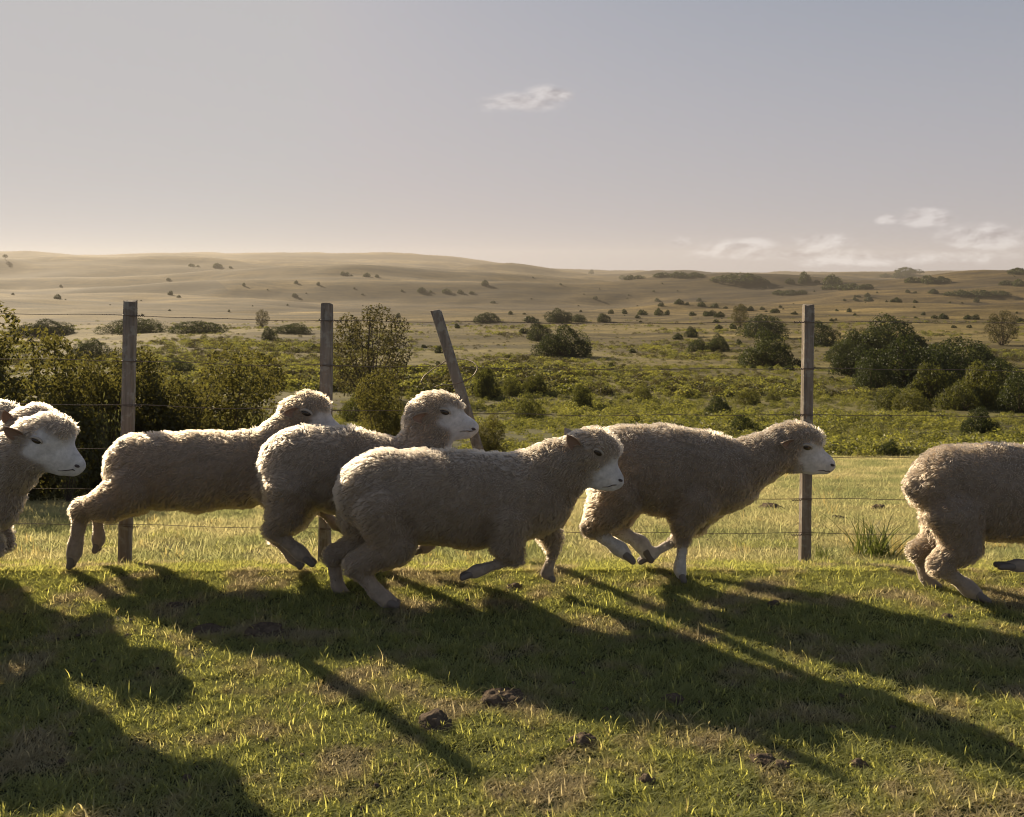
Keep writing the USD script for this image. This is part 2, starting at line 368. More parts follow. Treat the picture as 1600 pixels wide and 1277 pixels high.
leaf_look('grass_look', [(.15, .18, .09), (.20, .225, .11), (.26, .265, .135), (.32, .30, .17)], (2.3, 2.12, .9), .54, 2.2)
leaf_look('straw_look', [(.30, .25, .12), (.40, .34, .17), (.50, .43, .24), (.58, .50, .31)], (1.55, 1.45, 1.0), .5, 2.2)
leaf_look('scrub_look', [(.085, .09, .03), (.145, .145, .046), (.21, .20, .068), (.29, .26, .105)], (1.9, 1.9, 1.0), .45, .06)
leaf_look('dark_leaf_look', [(.036, .035, .017), (.06, .058, .024), (.09, .086, .034), (.15, .135, .052)], (2.0, 1.9, 1.0), .45, .8)
leaf_look('far_leaf_look', [(.022, .028, .012), (.034, .042, .016), (.05, .058, .02), (.07, .075, .026)], (1.6, 1.6, 1.0), .35, .04)
leaf_look('bush_green_look', [(.042, .048, .016), (.068, .074, .024), (.10, .10, .032), (.15, .14, .045)], (1.9, 1.8, 1.0), .42, .15)
leaf_look('tussock_look', [(.06, .075, .03), (.09, .11, .04), (.12, .135, .05), (.18, .17, .07)], (2.0, 1.9, .9), .45, 2)
leaf_look('tree_leaf_look', [(.035, .034, .016), (.055, .052, .022), (.08, .075, .03), (.12, .105, .045)], (1.6, 1.5, 1.0), .4, .3)
leaf_look('pale_leaf_look', [(.07, .08, .035), (.11, .115, .05), (.16, .155, .07), (.24, .21, .1)], (1.7, 1.6, 1.0), .45, 1.5)
principled('bark_look', (.085, .065, .048), .95, .1)
usdkit.material(stage, '/World/Looks/earth_look', {
    'tc': ('texture_coordinate', {}), 'n': ('noise_texture', {'scale': 55.0, 'detail': 6.0, 'roughness': .7}),
    'ramp': ('rgb_ramp', {'ramp': [(0.3, (.045, .034, .023)), (.55, (.10, .075, .052)), (.75, (.17, .13, .09))]}), 'b': ('bump', {'strength': 1.0, 'distance': .01}),
    'p': ('principled_bsdf', {'roughness': .95, 'specular_ior_level': .1})},
    [('tc.object', 'n.vector'), ('n.fac', 'ramp.fac'), ('ramp.color', 'p.base_color'), ('n.fac', 'b.height'), ('b.normal', 'p.normal')], surface='p.BSDF')


def blades(n, spread, hmin, hmax, width, lean, seed, curl=.5, segs=2):
    """A tuft of n bent, pointed grass blades standing on the origin."""
    rng = np.random.default_rng(seed)
    vs, fs, c = [], [], 0
    for _ in range(n):
        r = spread * math.sqrt(rng.random()); a = rng.uniform(0, 2 * math.pi)
        p = np.array([r * math.cos(a), r * math.sin(a), -.004])
        h = rng.uniform(hmin, hmax); az = rng.uniform(0, 2 * math.pi)
        out = np.array([math.cos(az), math.sin(az), 0]); side = np.array([-out[1], out[0], 0])
        ln = lean * rng.uniform(.2, 1.3); w = width * rng.uniform(.6, 1.2)
        pts = []
        for s in range(segs + 1):
            t = s / segs
            pts.append(p + out * h * ln * (t + curl * t * t) + np.array([0, 0, h * t * (1 - .35 * curl * t)]))
        for s in range(segs):
            ww = w * (1 - .35 * s / segs)
            vs += [pts[s] - side * ww / 2, pts[s] + side * ww / 2]
        vs.append(pts[-1])
        for s in range(segs - 1):
            fs += [(c + 2 * s, c + 2 * s + 1, c + 2 * s + 3), (c + 2 * s, c + 2 * s + 3, c + 2 * s + 2)]
        e = c + 2 * (segs - 1)
        fs.append((e, e + 1, c + 2 * segs)); c += 2 * segs + 1
    return np.array(vs), np.array(fs)


def leaves(points, normals, size, rng, aspect=.5, jitter=.8):
    """One folded leaf (two triangles) at each point, facing roughly along its normal."""
    n = len(points)
    nn = normals + rng.normal(0, jitter, (n, 3)); nn /= np.linalg.norm(nn, axis=1, keepdims=True)
    t = np.cross(nn, rng.normal(0, 1, (n, 3))); t /= np.linalg.norm(t, axis=1, keepdims=True) + 1e-9
    s = np.cross(nn, t); L = size * rng.uniform(.6, 1.35, n)[:, None]
    a, b = points - t * L * .5, points + t * L * .5
    c, d = points + s * L * aspect * .5 + nn * L * .08, points - s * L * aspect * .5 + nn * L * .08
    v = np.stack([a, c, b, d], 1).reshape(-1, 3); k = np.arange(n) * 4
    return v, np.vstack([np.stack([k, k + 1, k + 2], 1), np.stack([k, k + 2, k + 3], 1)])


def lobes(seed, n, rx, rz, lob, flat=.0):
    """Centres and radii of the foliage masses of a bush of half width rx and height rz."""
    rng = np.random.default_rng(seed)
    c, r = [], []
    for _ in range(n):
        d = rng.normal(0, 1, 3); d /= np.linalg.norm(d); d[2] = abs(d[2]) * .95
        q = rng.uniform(.35, 1) ** .6
        rr = lob * rng.uniform(.6, 1.25)
        c.append([d[0] * (rx - rr * .8) * q, d[1] * (rx - rr * .8) * q, max(rr * .55, d[2] * (rz - rr * .8) * q)]); r.append(rr)
    return np.array(c), np.array(r)


def crown(seed, cen, rad, nleaf, size, fill=.25, aspect=.5):
    """Leaves on the outside of the lobes, a share of them inside, ragged at the rim."""
    rng = np.random.default_rng(seed)
    k = rng.choice(len(rad), nleaf * 2, p=rad ** 2 / (rad ** 2).sum())
    d = rng.normal(0, 1, (nleaf * 2, 3)); d /= np.linalg.norm(d, axis=1, keepdims=True)
    q = np.where(rng.random(nleaf * 2) < fill, rng.uniform(.3, .9, nleaf * 2), rng.normal(.98, .07, nleaf * 2))
    q *= 1 + .28 * (noise(d * 3.1 + k[:, None] * 7.3, seed) - .5)
    p = cen[k] + d * (rad[k] * q)[:, None]
    inside = (np.linalg.norm(p[:, None] - cen[None], axis=2) < rad[None] * .72).sum(1)
    ok = (inside == 0) | (rng.random(len(p)) < .12)
    ok &= p[:, 2] > -.02
    p, d = p[ok][:nleaf], d[ok][:nleaf]
    return leaves(p, d * .9 + [0, 0, .35], size, rng, aspect)


def stems(cen, seed, r0, lean=.12, n=None):
    rng = np.random.default_rng(seed)
    out = []
    for c in cen[:n]:
        b = np.array([rng.normal(0, lean), rng.normal(0, lean), -.03])
        m = b * .5 + c * .5 + rng.normal(0, .05, 3) * np.linalg.norm(c)
        s = np.linspace(0, 1, 6)[:, None]
        out.append(tube((1 - s) ** 2 * b + 2 * s * (1 - s) * m + s * s * c, np.linspace(r0, r0 * .3, 6), 5))
    return join(out)


LIB = UsdGeom.Scope.Define(stage, '/World/Looks/plant_kinds')


def plant_kind(name, crown_mesh, look, stem_mesh, part='foliage', stem='stem'):
    c = stage.CreateClassPrim(f'/plants_{name}')
    UsdGeom.Xform.Define(stage, c.GetPath()); c.SetSpecifier(Sdf.SpecifierClass)
    obj(part, crown_mesh, look, c.GetPath())
    obj(stem, stem_mesh, 'bark_look', c.GetPath(), smooth=True)
    return c.GetPath()


def kind_bush(name, seed, nl, rx, rz, lob, nleaf, size, look, r0, fill=.25, aspect=.5):
    cen, rad = lobes(seed, nl, rx, rz, lob)
    v, f = crown(seed + 1, cen, rad, nleaf, size, fill, aspect)
    k = np.array([1 / np.quantile(np.hypot(v[:, 0], v[:, 1]), .985)] * 2 + [1 / np.quantile(v[:, 2], .993)])
    return plant_kind(name, (v * k, f), look, stems(cen * k, seed + 2, r0))


K = {}
K['near_a'] = kind_bush('near_a', 101, 40, .5, 1.0, .15, 17000, .026, 'dark_leaf_look', .014)
K['near_b'] = kind_bush('near_b', 111, 46, .55, 1.0, .13, 17000, .025, 'dark_leaf_look', .012, .35)
K['dome_a'] = kind_bush('dome_a', 121, 34, 1.0, 1.0, .28, 11000, .055, 'far_leaf_look', .03)
K['dome_b'] = kind_bush('dome_b', 131, 26, 1.0, 1.0, .33, 9500, .058, 'far_leaf_look', .03)
K['green_a'] = kind_bush('green_a', 141, 30, 1.0, 1.0, .27, 9000, .06, 'bush_green_look', .03)
K['green_b'] = kind_bush('green_b', 151, 22, 1.0, 1.0, .34, 7000, .066, 'bush_green_look', .03, .4)
K['tiny'] = kind_bush('tiny', 161, 10, 1.0, 1.0, .45, 420, .26, 'far_leaf_look', .05)
# a loose tall tree: trunk, limbs, tufts of leaves with gaps between them
_r = np.random.default_rng(171)
_cen = np.array([[.0, 0, .98], [.22, .05, .93], [-.2, .1, .86], [.34, -.1, .84], [-.34, 0, .74], [.1, .2, .78], [.40, .1, .66], [-.15, -.2, .66], [.2, -.2, .58], [-.38, .1, .54], [.36, .0, .48], [0, .1, .5], [-.2, 0, .4], [.25, .1, .36], [.44, 0, .34], [-.4, -.1, .32], [.02, -.1, .27]])
_cen = _cen * [1.15, 1.15, 1]; _rad = _r.uniform(.09, .18, len(_cen))
K['tree'] = plant_kind('tree', crown(172, _cen, _rad, 7000, .032, .5), 'tree_leaf_look',
                       join([tube([[0, 0, -.05], [.01, 0, .25], [-.01, .02, .55], [0, 0, .95]], [.028, .022, .015, .005], 7), stems(_cen * [1, 1, .96], 173, .012, .02)]), 'crown', 'trunk')
# a horizon tree on a bare stem
_cen = np.array([[0, 0, .85], [.3, 0, .75], [-.32, .1, .72], [.1, -.2, .62], [-.1, .2, .66]]); _rad = np.array([.2, .22, .2, .24, .22])
K['lone'] = plant_kind('lone', crown(182, _cen, _rad, 500, .12, .4), 'far_leaf_look', tube([[0, 0, -.1], [.02, 0, .3], [0, 0, .7]], [.05, .04, .02], 5), 'crown', 'trunk')
# a spray of thin shoots
_rng = np.random.default_rng(190)
_st, _lp, _ln = [], [], []
for _ in range(26):
    a = _rng.uniform(0, 6.28); ln = _rng.uniform(.15, .6); h = _rng.uniform(.55, 1.0)
    pts = np.array([[math.cos(a) * ln * s ** 1.4, math.sin(a) * ln * s ** 1.4, h * s] for s in np.linspace(0, 1, 7)])
    _st.append(tube(pts, np.linspace(.008, .002, 7), 4))
    for s in _rng.uniform(.25, 1, 26):
        q = np.array([math.cos(a) * ln * s ** 1.4, math.sin(a) * ln * s ** 1.4, h * s]); _lp.append(q + _rng.normal(0, .022, 3)); _ln.append(_rng.normal(0, 1, 3))
K['shoots'] = plant_kind('shoots', leaves(np.array(_lp), np.array(_ln), .055, _rng, .4), 'pale_leaf_look', join(_st))


def depth_at(px, py):
    """How far the ground is on this pixel."""
    d = np.geomspace(2.0, 6500, 4000)
    x = (px - CX) / FPX * d
    row = HZ - (ground_z(x, d) - EYE) / d * FPX
    vis = row <= np.minimum.accumulate(np.concatenate([[1e9], row[:-1]]))
    k = np.flatnonzero(vis & (row <= py))
    return float(d[k[0]]) if len(k) else 4000.0


def plant(kind, name, label, cat, px, base, w, h, d=None, seed=0, group=None, sink=.06):
    """A plant whose foot stands on the pixel (px, base) and that is w by h pixels large there."""
    d = d or depth_at(px, base)
    x = (px - CX) / FPX * d
    s, hh = w / FPX * d / 2, h / FPX * d
    if kind in ('tree', 'lone'): s = s / .46
    rz = (seed * 137.5 + px * 7.3) % 360
    return copy_of(K[kind], name, label, cat, (x, d, float(ground_z(x, d)) - sink * hh), rz, (s, s, hh * (1 + sink)), group)


# the hedge of bushes on the left, close behind the fence
G = 'shrubs behind the fence'
plant('near_a', 'bush', 'big dark glossy leaved bush at the left edge, tallest near the fence', 'bush', 0, 800, 320, 285, 8.6, 1)
plant('near_b', 'bush', 'dark bush right of the tallest left bush, directly left of the grey post', 'bush', 128, 790, 250, 232, 9.3, 2)
plant('near_b', 'bush', 'dark bush directly right of the left post above the stretched sheep', 'bush', 258, 790, 250, 200, 10.2, 3)
plant('near_a', 'bush', 'low dark bush above the shoulders of the stretched sheep', 'bush', 372, 780, 240, 192, 11.5, 4)
plant('near_a', 'bush', 'dark bush directly behind the left post, between its two neighbours', 'bush', 196, 792, 230, 210, 9.9, 12)
plant('shoots', 'leafy_shoots', 'spray of sunlit pale shoots right of the white sheep nose at left', 'shrub', 108, 800, 120, 112, 8.0, 5)
plant('shoots', 'leafy_shoots', 'spray of pale shoots just left of the peeping sheep head', 'shrub', 405, 770, 110, 140, 9.8, 6)
plant('shoots', 'leafy_shoots', 'tall spray of shoots beside the left post, on its left', 'shrub', 172, 800, 110, 170, 8.4, 9)
plant('near_a', 'bush', 'rounded mid green bush between the two raised sheep heads', 'bush', 588, 735, 125, 138, 14.5, 7)
plant('near_b', 'bush', 'small dark bush right of the leaning post behind the sheep nose', 'bush', 765, 715, 60, 62, 17, 8)
plant('tree', 'tall_tree', 'tall loose crowned tree right of the second fence post', 'tree', 578, 652, 124, 134, 66, 9)
plant('green_b', 'bush', 'shaggy low bush at the foot of the tall tree', 'bush', 560, 655, 70, 45, 48, 3)
B = [  # kind, label, px, base row, width, height
    ('green_a', 'rounded valley bush right of the wire loop, largest of its row', 760, 622, 56, 46),
    ('green_b', 'valley bush just right of the largest bush beside the wire loop', 798, 618, 38, 30),
    ('green_a', 'valley bush third to the right of the wire loop', 836, 616, 44, 30),
    ('green_b', 'bright green bush in the valley above the rump of the dark grey sheep', 826, 655, 52, 38),
    ('green_a', 'dark green bush above the head of the sheep with lowered head', 907, 640, 54, 36),
    ('green_b', 'small bush in the middle valley below the long hillside shadow', 1004, 626, 32, 24),
    ('dome_a', 'large dark dome shaped bush casting a long shadow across the middle slope', 881, 556, 92, 46),
    ('dome_b', 'smaller dark bush up left of the dome shaped bush', 843, 532, 44, 28),
    ('dome_b', 'flat topped dark bush on the ridge right above the leaning post', 758, 504, 48, 15),
    ('tiny', 'low strip of bush on the ridge left of the twin humped bush', 827, 503, 32, 9),
    ('dome_a', 'twin humped dark bush on the ridge above the dome shaped bush', 872, 504, 46, 21),
    ('dome_b', 'low bush on the ridge touching the twin humped bush', 902, 503, 30, 11),
    ('dome_b', 'small round bush alone on the ridge in the middle', 943, 503, 25, 13),
    ('dome_a', 'dark dome bush left of the right fence post, big and round', 1197, 572, 92, 54),
    ('dome_b', 'dark bush behind the round bush left of the right post', 1188, 527, 84, 34),
    ('dome_b', 'dark bush immediately right of the right fence post', 1284, 541, 62, 38),
    ('dome_a', 'highest dark bush of the right thicket with a peaked top', 1384, 556, 140, 60),
    ('dome_b', 'dark bush forming the left shoulder of the right thicket', 1340, 556, 66, 40),
    ('dome_a', 'broad bush in the middle of the right thicket below the peak', 1415, 606, 150, 76),
    ('dome_b', 'long dark bush trailing right from the right thicket', 1482, 584, 150, 54),
    ('dome_a', 'dark bush at the far right tail of the thicket', 1535, 572, 60, 32),
    ('dome_b', 'shaded bush at the lower left foot of the right thicket', 1365, 608, 70, 46),
    ('green_a', 'sunlit green bush in front of the right thicket, left one', 1462, 634, 92, 62),
    ('green_a', 'sunlit green bush in front of the right thicket, right one', 1536, 636, 96, 66),
    ('dome_b', 'dark bush cut by the right edge in front of the thicket', 1600, 644, 90, 62),
    ('green_b', 'low green bush at the left end of the lit thicket', 1396, 640, 66, 36),
    ('green_b', 'round low bush left of the right post above the sheep neck', 1168, 632, 46, 24),
    ('green_b', 'small round bush just left of the right post in the valley', 1207, 628, 26, 17),
    ('dome_b', 'small dark bush on the slope at upper middle right', 1080, 527, 24, 16),
    ('dome_b', 'dark bush on the slope below the small one at middle right', 1090, 549, 34, 20),
    ('dome_a', 'dark bush on the slope left of the big round bush', 1121, 549, 40, 26),
    ('dome_b', 'dark bush in the valley above the dark grey sheep back', 1122, 652, 48, 32),
    ('dome_b', 'dark bush just behind the shoulder line of the dark grey sheep', 1163, 684, 50, 36),
    ('dome_a', 'dark shaggy bush in the valley at far right above the cut off sheep', 1532, 682, 64, 44),
    ('dome_b', 'small dark bush at the field edge left of the cut off sheep', 1390, 714, 34, 26),
    ('dome_b', 'dark bush filling the dip between the right post and the thicket', 1318, 566, 62, 34),
    ('dome_a', 'dark bush at the middle front of the right thicket, under the peak', 1345, 588, 90, 46),
    ('dome_a', 'wide dark bush sloping down right behind the sunlit green bushes', 1470, 604, 120, 58),
    ('dome_b', 'dark bush behind the right end of the sunlit green bushes', 1555, 606, 100, 44),
    ('green_b', 'sunlit green bush filling the gap between the two lit bushes', 1500, 640, 70, 44),
    ('green_b', 'low sunlit bush at the front left of the lit pair', 1425, 644, 60, 34),
    ('tree', 'loose far tree at the right edge beyond the thicket', 1566, 540, 44, 50),
    ('tree', 'loose tree rising behind the bushes left of the right post', 1156, 512, 26, 34),
    ('dome_b', 'hazy bush on the far left flat, widest of the row', 205, 520, 110, 22),
    ('dome_a', 'hazy bush at the left edge beyond the hedge', 70, 522, 90, 22),
    ('dome_b', 'hazy rounded bush on the left slope above the hedge', 145, 560, 74, 28),
    ('dome_b', 'hazy bush row right of the left post, under the top wire', 315, 520, 100, 18),
    ('dome_a', 'hazy bush right of the left post below the second wire', 275, 588, 62, 26),
    ('dome_b', 'lone hazy round bush halfway between the two left posts', 421, 532, 26, 20),
    ('tree', 'small loose tree on the slope above the lone hazy bush', 410, 512, 20, 26),
    ('dome_b', 'hazy bush row just left of the second post', 455, 520, 66, 14),
    ('lone', 'lone tree standing on the left hill crest at the edge', 8, 406, 8, 8),
    ('tiny', 'larger clump of trees on the skyline in the middle', 925, 420, 14, 8),
    ('tiny', 'dark far plantation below the skyline right of middle', 1160, 441, 96, 14),
    ('tiny', 'dark far grove left of the right post top', 1255, 440, 26, 15),
    ('tiny', 'far grove right above the right post top', 1300, 446, 34, 17),
    ('tiny', 'wooded hump on the skyline at right', 1412, 427, 60, 9),
    ('tiny', 'wooded hump on the skyline at the right edge', 1588, 428, 50, 9),
]
for i, (k, lab, px, by, w, h) in enumerate(B):
    nm, ct = ('tree', 'tree') if k in ('tree', 'lone') else ('tree_clump', 'trees') if 'grove' in lab or 'plant' in lab or 'clump' in lab or 'wooded' in lab else ('bush', 'bush')
    d = depth_at(px, by)
    plant(k, nm, lab, ct, px, by, w, h, d, i + 20)
for px, row, ln, n_, sl in [(690, 458, 110, 9, .04), (1090, 478, 130, 11, .10), (1200, 488, 90, 8, .08), (560, 432, 60, 6, .05), (1230, 443, 140, 10, -.02), (1480, 460, 120, 9, .04), (1380, 472, 110, 9, .03), (330, 418, 60, 5, .05), (1500, 499, 120, 9, .02)]:
    for k in range(n_):
        x_ = px + ln * ((k + .6 * math.sin(k * 2.3 + px)) / (n_ - 1) - .5); w_ = ln / n_ * (1.0 + .5 * math.sin(k * 1.7 + px))
        plant('tiny', 'hedge_bush', 'dark bush in a hedge row drawn across the far hills', 'bush', x_, row + sl * (x_ - px), max(w_, 4), max(w_ * .42, 2.5), None, k, 'bushes of the hedge rows on the far hills')
for px, row, w, h in [(1060, 433, 80, 9), (1330, 452, 84, 10), (1448, 442, 70, 12), (1530, 462, 100, 10), (1235, 460, 66, 8), (985, 436, 44, 7), (1590, 446, 60, 10), (1400, 434, 50, 8)]:
    for k in range(3):
        plant('tiny', 'woodland', 'dark patch of woodland on the hazy right hills', 'trees', px + (k - 1) * w * .3, row + (k % 2), w * .5, h * (.8 + .25 * (k % 2)), None, k, 'woods on the right far hills')
# bushes dotting the far grassland, alike at this distance
rng = np.random.default_rng(9)
spots = []
for px, row, w in [(x, y, s) for x, y, s in zip(rng.uniform(-150, 1750, 110), 425 + 80 * rng.random(110) ** .7, 3 + 11 * rng.random(110) ** 2.2)] + [(x, 494 + rng.normal(0, 2), rng.uniform(10, 26)) for x in rng.uniform(970, 1130, 9)]:
    d = depth_at(px, row)
    if d > 5200: continue
    plant('tiny', 'far_bush', 'small dark bush dotting the pale far grassland', 'bush', px, row, w, w * rng.uniform(.35, .7), d, len(spots), 'bushes on the far grassland')
    spots.append(px)
for px, row, w, h in zip(rng.uniform(330, 1650, 46), rng.uniform(512, 600, 46), rng.uniform(7, 20, 46), rng.uniform(.4, .65, 46)):
    plant('tiny', 'slope_bush', 'small dark shrub dotting the near slope', 'bush', px, row, w, w * h, None, int(px), 'shrubs on the near slope')


# ---------------------------------------------------------------- ground cover


def scatter(name, protos, pts, which, rz, sc, label):
    """One PointInstancer of ground cover (what nobody could count)."""
    pi = UsdGeom.PointInstancer.Define(stage, f'/World/{name}')
    targets = []
    for i, (mesh, look) in enumerate(protos):
        p = obj(['tuft', 'blade_tuft', 'sprig'][i % 3] if False else 'tuft', mesh, look, pi.GetPath())
        targets.append(p.GetPath())
    pi.CreatePrototypesRel().SetTargets(targets)
    pi.CreatePositionsAttr(Vt.Vec3fArray.FromNumpy(pts.astype(np.float32)))
    pi.CreateProtoIndicesAttr(Vt.IntArray.FromNumpy(which.astype(np.int32)))
    q = np.zeros((len(pts), 4)); q[:, 0] = np.cos(rz / 2); q[:, 3] = np.sin(rz / 2)
    pi.CreateOrientationsAttr(Vt.QuathArray([Gf.Quath(float(a), 0.0, 0.0, float(b)) for a, b in q[:, [0, 3]]]))
    pi.CreateScalesAttr(Vt.Vec3fArray.FromNumpy(sc.astype(np.float32)))
    return tag(pi.GetPrim(), label, 'grass' if 'grass' in name or 'turf' in name else 'scrub', kind='stuff')


def field_points(rng, n, y0, y1, k, w0, power=1.0):
    y = y0 + (y1 - y0) * rng.random(n) ** power
    x = rng.uniform(-1, 1, n) * (k * y + w0)
    return x, y


rng = np.random.default_rng(21)


def blade_field(n, size, hmin, hmax, width, lean, seed, clumps, spread, curl=.6, loose=.3, tall=.0, tall_h=2.2):
    """A square piece of sward: n pointed, bent blades gathered in clumps, with gaps between them."""
    r = np.random.default_rng(seed)
    cc = r.uniform(-.5, .5, (clumps, 2)) * size; ch = r.uniform(.6, 1.3, clumps)
    k = r.integers(0, clumps, n)
    p = cc[k] + r.normal(0, spread, (n, 2)); un = r.random(n) < loose
    p[un] = r.uniform(-.5, .5, (un.sum(), 2)) * size
    p = (p + .5 * size) % size - .5 * size
    h = r.uniform(hmin, hmax, n) * np.where(un, .8, ch[k]); tl = r.random(n) < tall; h[tl] *= tall_h
    az = r.uniform(0, 2 * np.pi, n); out = np.stack([np.cos(az), np.sin(az), 0 * az], 1); side = np.stack([-out[:, 1], out[:, 0], 0 * az], 1)
    ln = lean * r.uniform(.2, 1.5, n); ln[tl] *= .5
    w = (width * r.uniform(.6, 1.25, n))[:, None]
    root = np.column_stack([p, np.full(n, -.005)]); up = np.array([0, 0, 1.0])
    at = lambda t: root + out * (h * ln * (t + curl * t * t))[:, None] + up * (h * t * (1 - .35 * curl * t))[:, None]
    m, e = at(.5), at(1.0)
    v = np.stack([root - side * w / 2, root + side * w / 2, m - side * w * .4, m + side * w * .4, e], 1).reshape(-1, 3)
    q = np.arange(n)[:, None] * 5
    return v, np.vstack([q + [0, 1, 3], q + [0, 3, 2], q + [2, 3, 4]])


def sward_look(name, green, straw, lo, hi, scale, through):
    """Blades of green and of dead grass mixed, in patches and from blade to blade."""
    ramp = lambda cols: ('rgb_ramp', {'ramp': [(i / (len(cols) - 1), c) for i, c in enumerate(cols)]})
    usdkit.material(stage, f'/World/Looks/{name}', {
        'g': ('geometry', {}), 'n': ('noise_texture', {'scale': scale, 'detail': 4.0, 'roughness': .6}), 'n2': ('noise_texture', {'scale': 1.1, 'detail': 2.0}), 'w': ('white_noise_texture', {'dimensions': '1D'}),
        'a': ('math', {'math_type': 'multiply_add', 'value2': .42}), 'd': ('map_range', {'range_type': 'smoothstep', 'from_min': lo + .21, 'from_max': hi + .21}),
        'sh': ('math', {'math_type': 'multiply_add', 'value2': .5}), 'hf': ('math', {'math_type': 'multiply', 'value2': .5}),
        'rg': ramp(green), 'rs': ramp(straw), 'mix': ('mix', {}), 'thr': ('mix', {'color1': through, 'color2': (1.45, 1.42, 1.22)}),
        'tr': ('vector_math', {'math_type': 'multiply'}), 'df': ('diffuse_bsdf', {}), 'tl': ('translucent_bsdf', {}), 'm': ('mix_closure', {'fac': .57})},
        [('g.position', 'n.vector'), ('g.position', 'n2.vector'), ('g.random_per_island', 'w.w'), ('w.value', 'a.value1'), ('n.fac', 'a.value3'), ('a.value', 'd.value'), ('d.result', 'mix.fac'),
         ('n2.fac', 'hf.value1'), ('g.random_per_island', 'sh.value1'), ('hf.value', 'sh.value3'), ('sh.value', 'rg.fac'), ('sh.value', 'rs.fac'),
         ('rg.color', 'mix.color1'), ('rs.color', 'mix.color2'), ('mix.color', 'df.color'), ('mix.color', 'tr.vector1'), ('d.result', 'thr.fac'), ('thr.color', 'tr.vector2'), ('tr.vector', 'tl.color'), ('df.BSDF', 'm.closure1'), ('tl.BSDF', 'm.closure2')], surface='m.closure')


GREEN = [(.205, .225, .115), (.27, .285, .14), (.335, .335, .165), (.40, .375, .21)]
STRAW = [(.29, .25, .16), (.41, .36, .23), (.52, .46, .30), (.62, .55, .38)]
sward_look('turf_look', GREEN, STRAW, .50, .68, 3.2, (2.3, 2.15, 1.0))
sward_look('pasture_look', GREEN, [(.36, .325, .175), (.46, .42, .235), (.54, .49, .295), (.62, .57, .37)], .40, .66, 1.1, (1.6, 1.55, 1.25))


def tiles(size, y0, y1, k, w0, rng, n_kinds):
    """Pieces of sward side by side over the field, each turned by a quarter at random and lying on the slope."""
    P = []
    for r_ in range(int((y1 - y0) / size) + 1):
        y = y0 + (r_ + .5) * size; m = int((k * y + w0) / size) + 1
        P += [(c * size, y) for c in range(-m, m + 1)]
    P = np.array(P); x, y = P.T; e = size * .4
    z = (ground_z(x + e, y) + ground_z(x - e, y) + ground_z(x, y + e) + ground_z(x, y - e)) / 4
    gx = (ground_z(x + e, y) - ground_z(x - e, y)) / (2 * e); gy = (ground_z(x, y + e) - ground_z(x, y - e)) / (2 * e)
    a = rng.integers(0, 4, len(P)) * np.pi / 2
    qt = np.stack([np.ones(len(P)), gy / 2, -gx / 2, 0 * x], 1); qt /= np.linalg.norm(qt, axis=1, keepdims=True)      # tilt onto the slope
    c, s = np.cos(a / 2), np.sin(a / 2)
    q = np.stack([qt[:, 0] * c - qt[:, 3] * s, qt[:, 1] * c + qt[:, 2] * s, qt[:, 2] * c - qt[:, 1] * s, qt[:, 0] * s + qt[:, 3] * c], 1)
    return np.column_stack([x, y, z]), q, rng.integers(0, n_kinds, len(P))


def sward(name, kinds, look, pts, q, which, label, extra=None):
    pi = UsdGeom.PointInstancer.Define(stage, f'/World/{name}')
    targets = [obj('grass_patch', m, look, pi.GetPath()).GetPath() for m in kinds]
    sc = np.ones((len(pts), 3))
    if extra:
        targets += [obj('grass_tuft', m, l, pi.GetPath()).GetPath() for m, l in extra[0]]
        _, p2, w2, a2, s2 = extra
        pts = np.vstack([pts, p2]); which = np.concatenate([which, w2 + len(kinds)]); q = np.vstack([q, np.stack([np.cos(a2 / 2), 0 * a2, 0 * a2, np.sin(a2 / 2)], 1)]); sc = np.vstack([sc, np.repeat(s2[:, None], 3, 1)])
    pi.CreatePrototypesRel().SetTargets(targets)
    pi.CreatePositionsAttr(Vt.Vec3fArray.FromNumpy(pts.astype(np.float32)))
    pi.CreateProtoIndicesAttr(Vt.IntArray.FromNumpy(which.astype(np.int32)))
    pi.CreateOrientationsAttr(Vt.QuathArray([Gf.Quath(*map(float, r)) for r in q]))
    pi.CreateScalesAttr(Vt.Vec3fArray.FromNumpy(sc.astype(np.float32)))
    return tag(pi.GetPrim(), label, 'grass', kind='stuff')


# cropped turf in front of the fence, with taller tufts standing in it
n = 520
x, y = field_points(rng, n, 1.8, 4.75, .60, .45, .9)
ex = ([(blades(14, .022, .025, .06, .0030, .6, 6, .8, 3), 'turf_look'), (blades(9, .02, .03, .07, .0022, .6, 7, .9, 3), 'straw_look'), (blades(22, .03, .02, .05, .0034, .7, 8, .8, 3), 'turf_look'), (blades(3, .01, .08, .13, .0020, .25, 9, .5, 4), 'straw_look')],
      np.stack([x, y, ground_z(x, y)], -1), rng.choice(4, n, p=[.37, .17, .46, .0]), rng.uniform(0, 6.28, n), rng.uniform(.6, 1.2, n))
p_, q_, w_ = tiles(.26, 1.70, 5.9, .62, .5, rng, 10)
k_ = (p_[:, 1] < 4.75) | (rng.random(len(p_)) < .62 * np.exp(-(p_[:, 1] - 4.75) / .6) * (.4 + 1.2 * (fbm(p_ / .9, 2, 91) > .48)))      # the turf frays out under the fence
p_, q_, w_ = p_[k_], q_[k_], w_[k_]
sward('turf', [blade_field(4300, .26, .010, .030, .0036, .95, 300 + i, 75, .013, .6, .32, .015) for i in range(10)], 'turf_look', p_, q_, w_, 'short cropped green turf with dry straw coloured patches', ex)
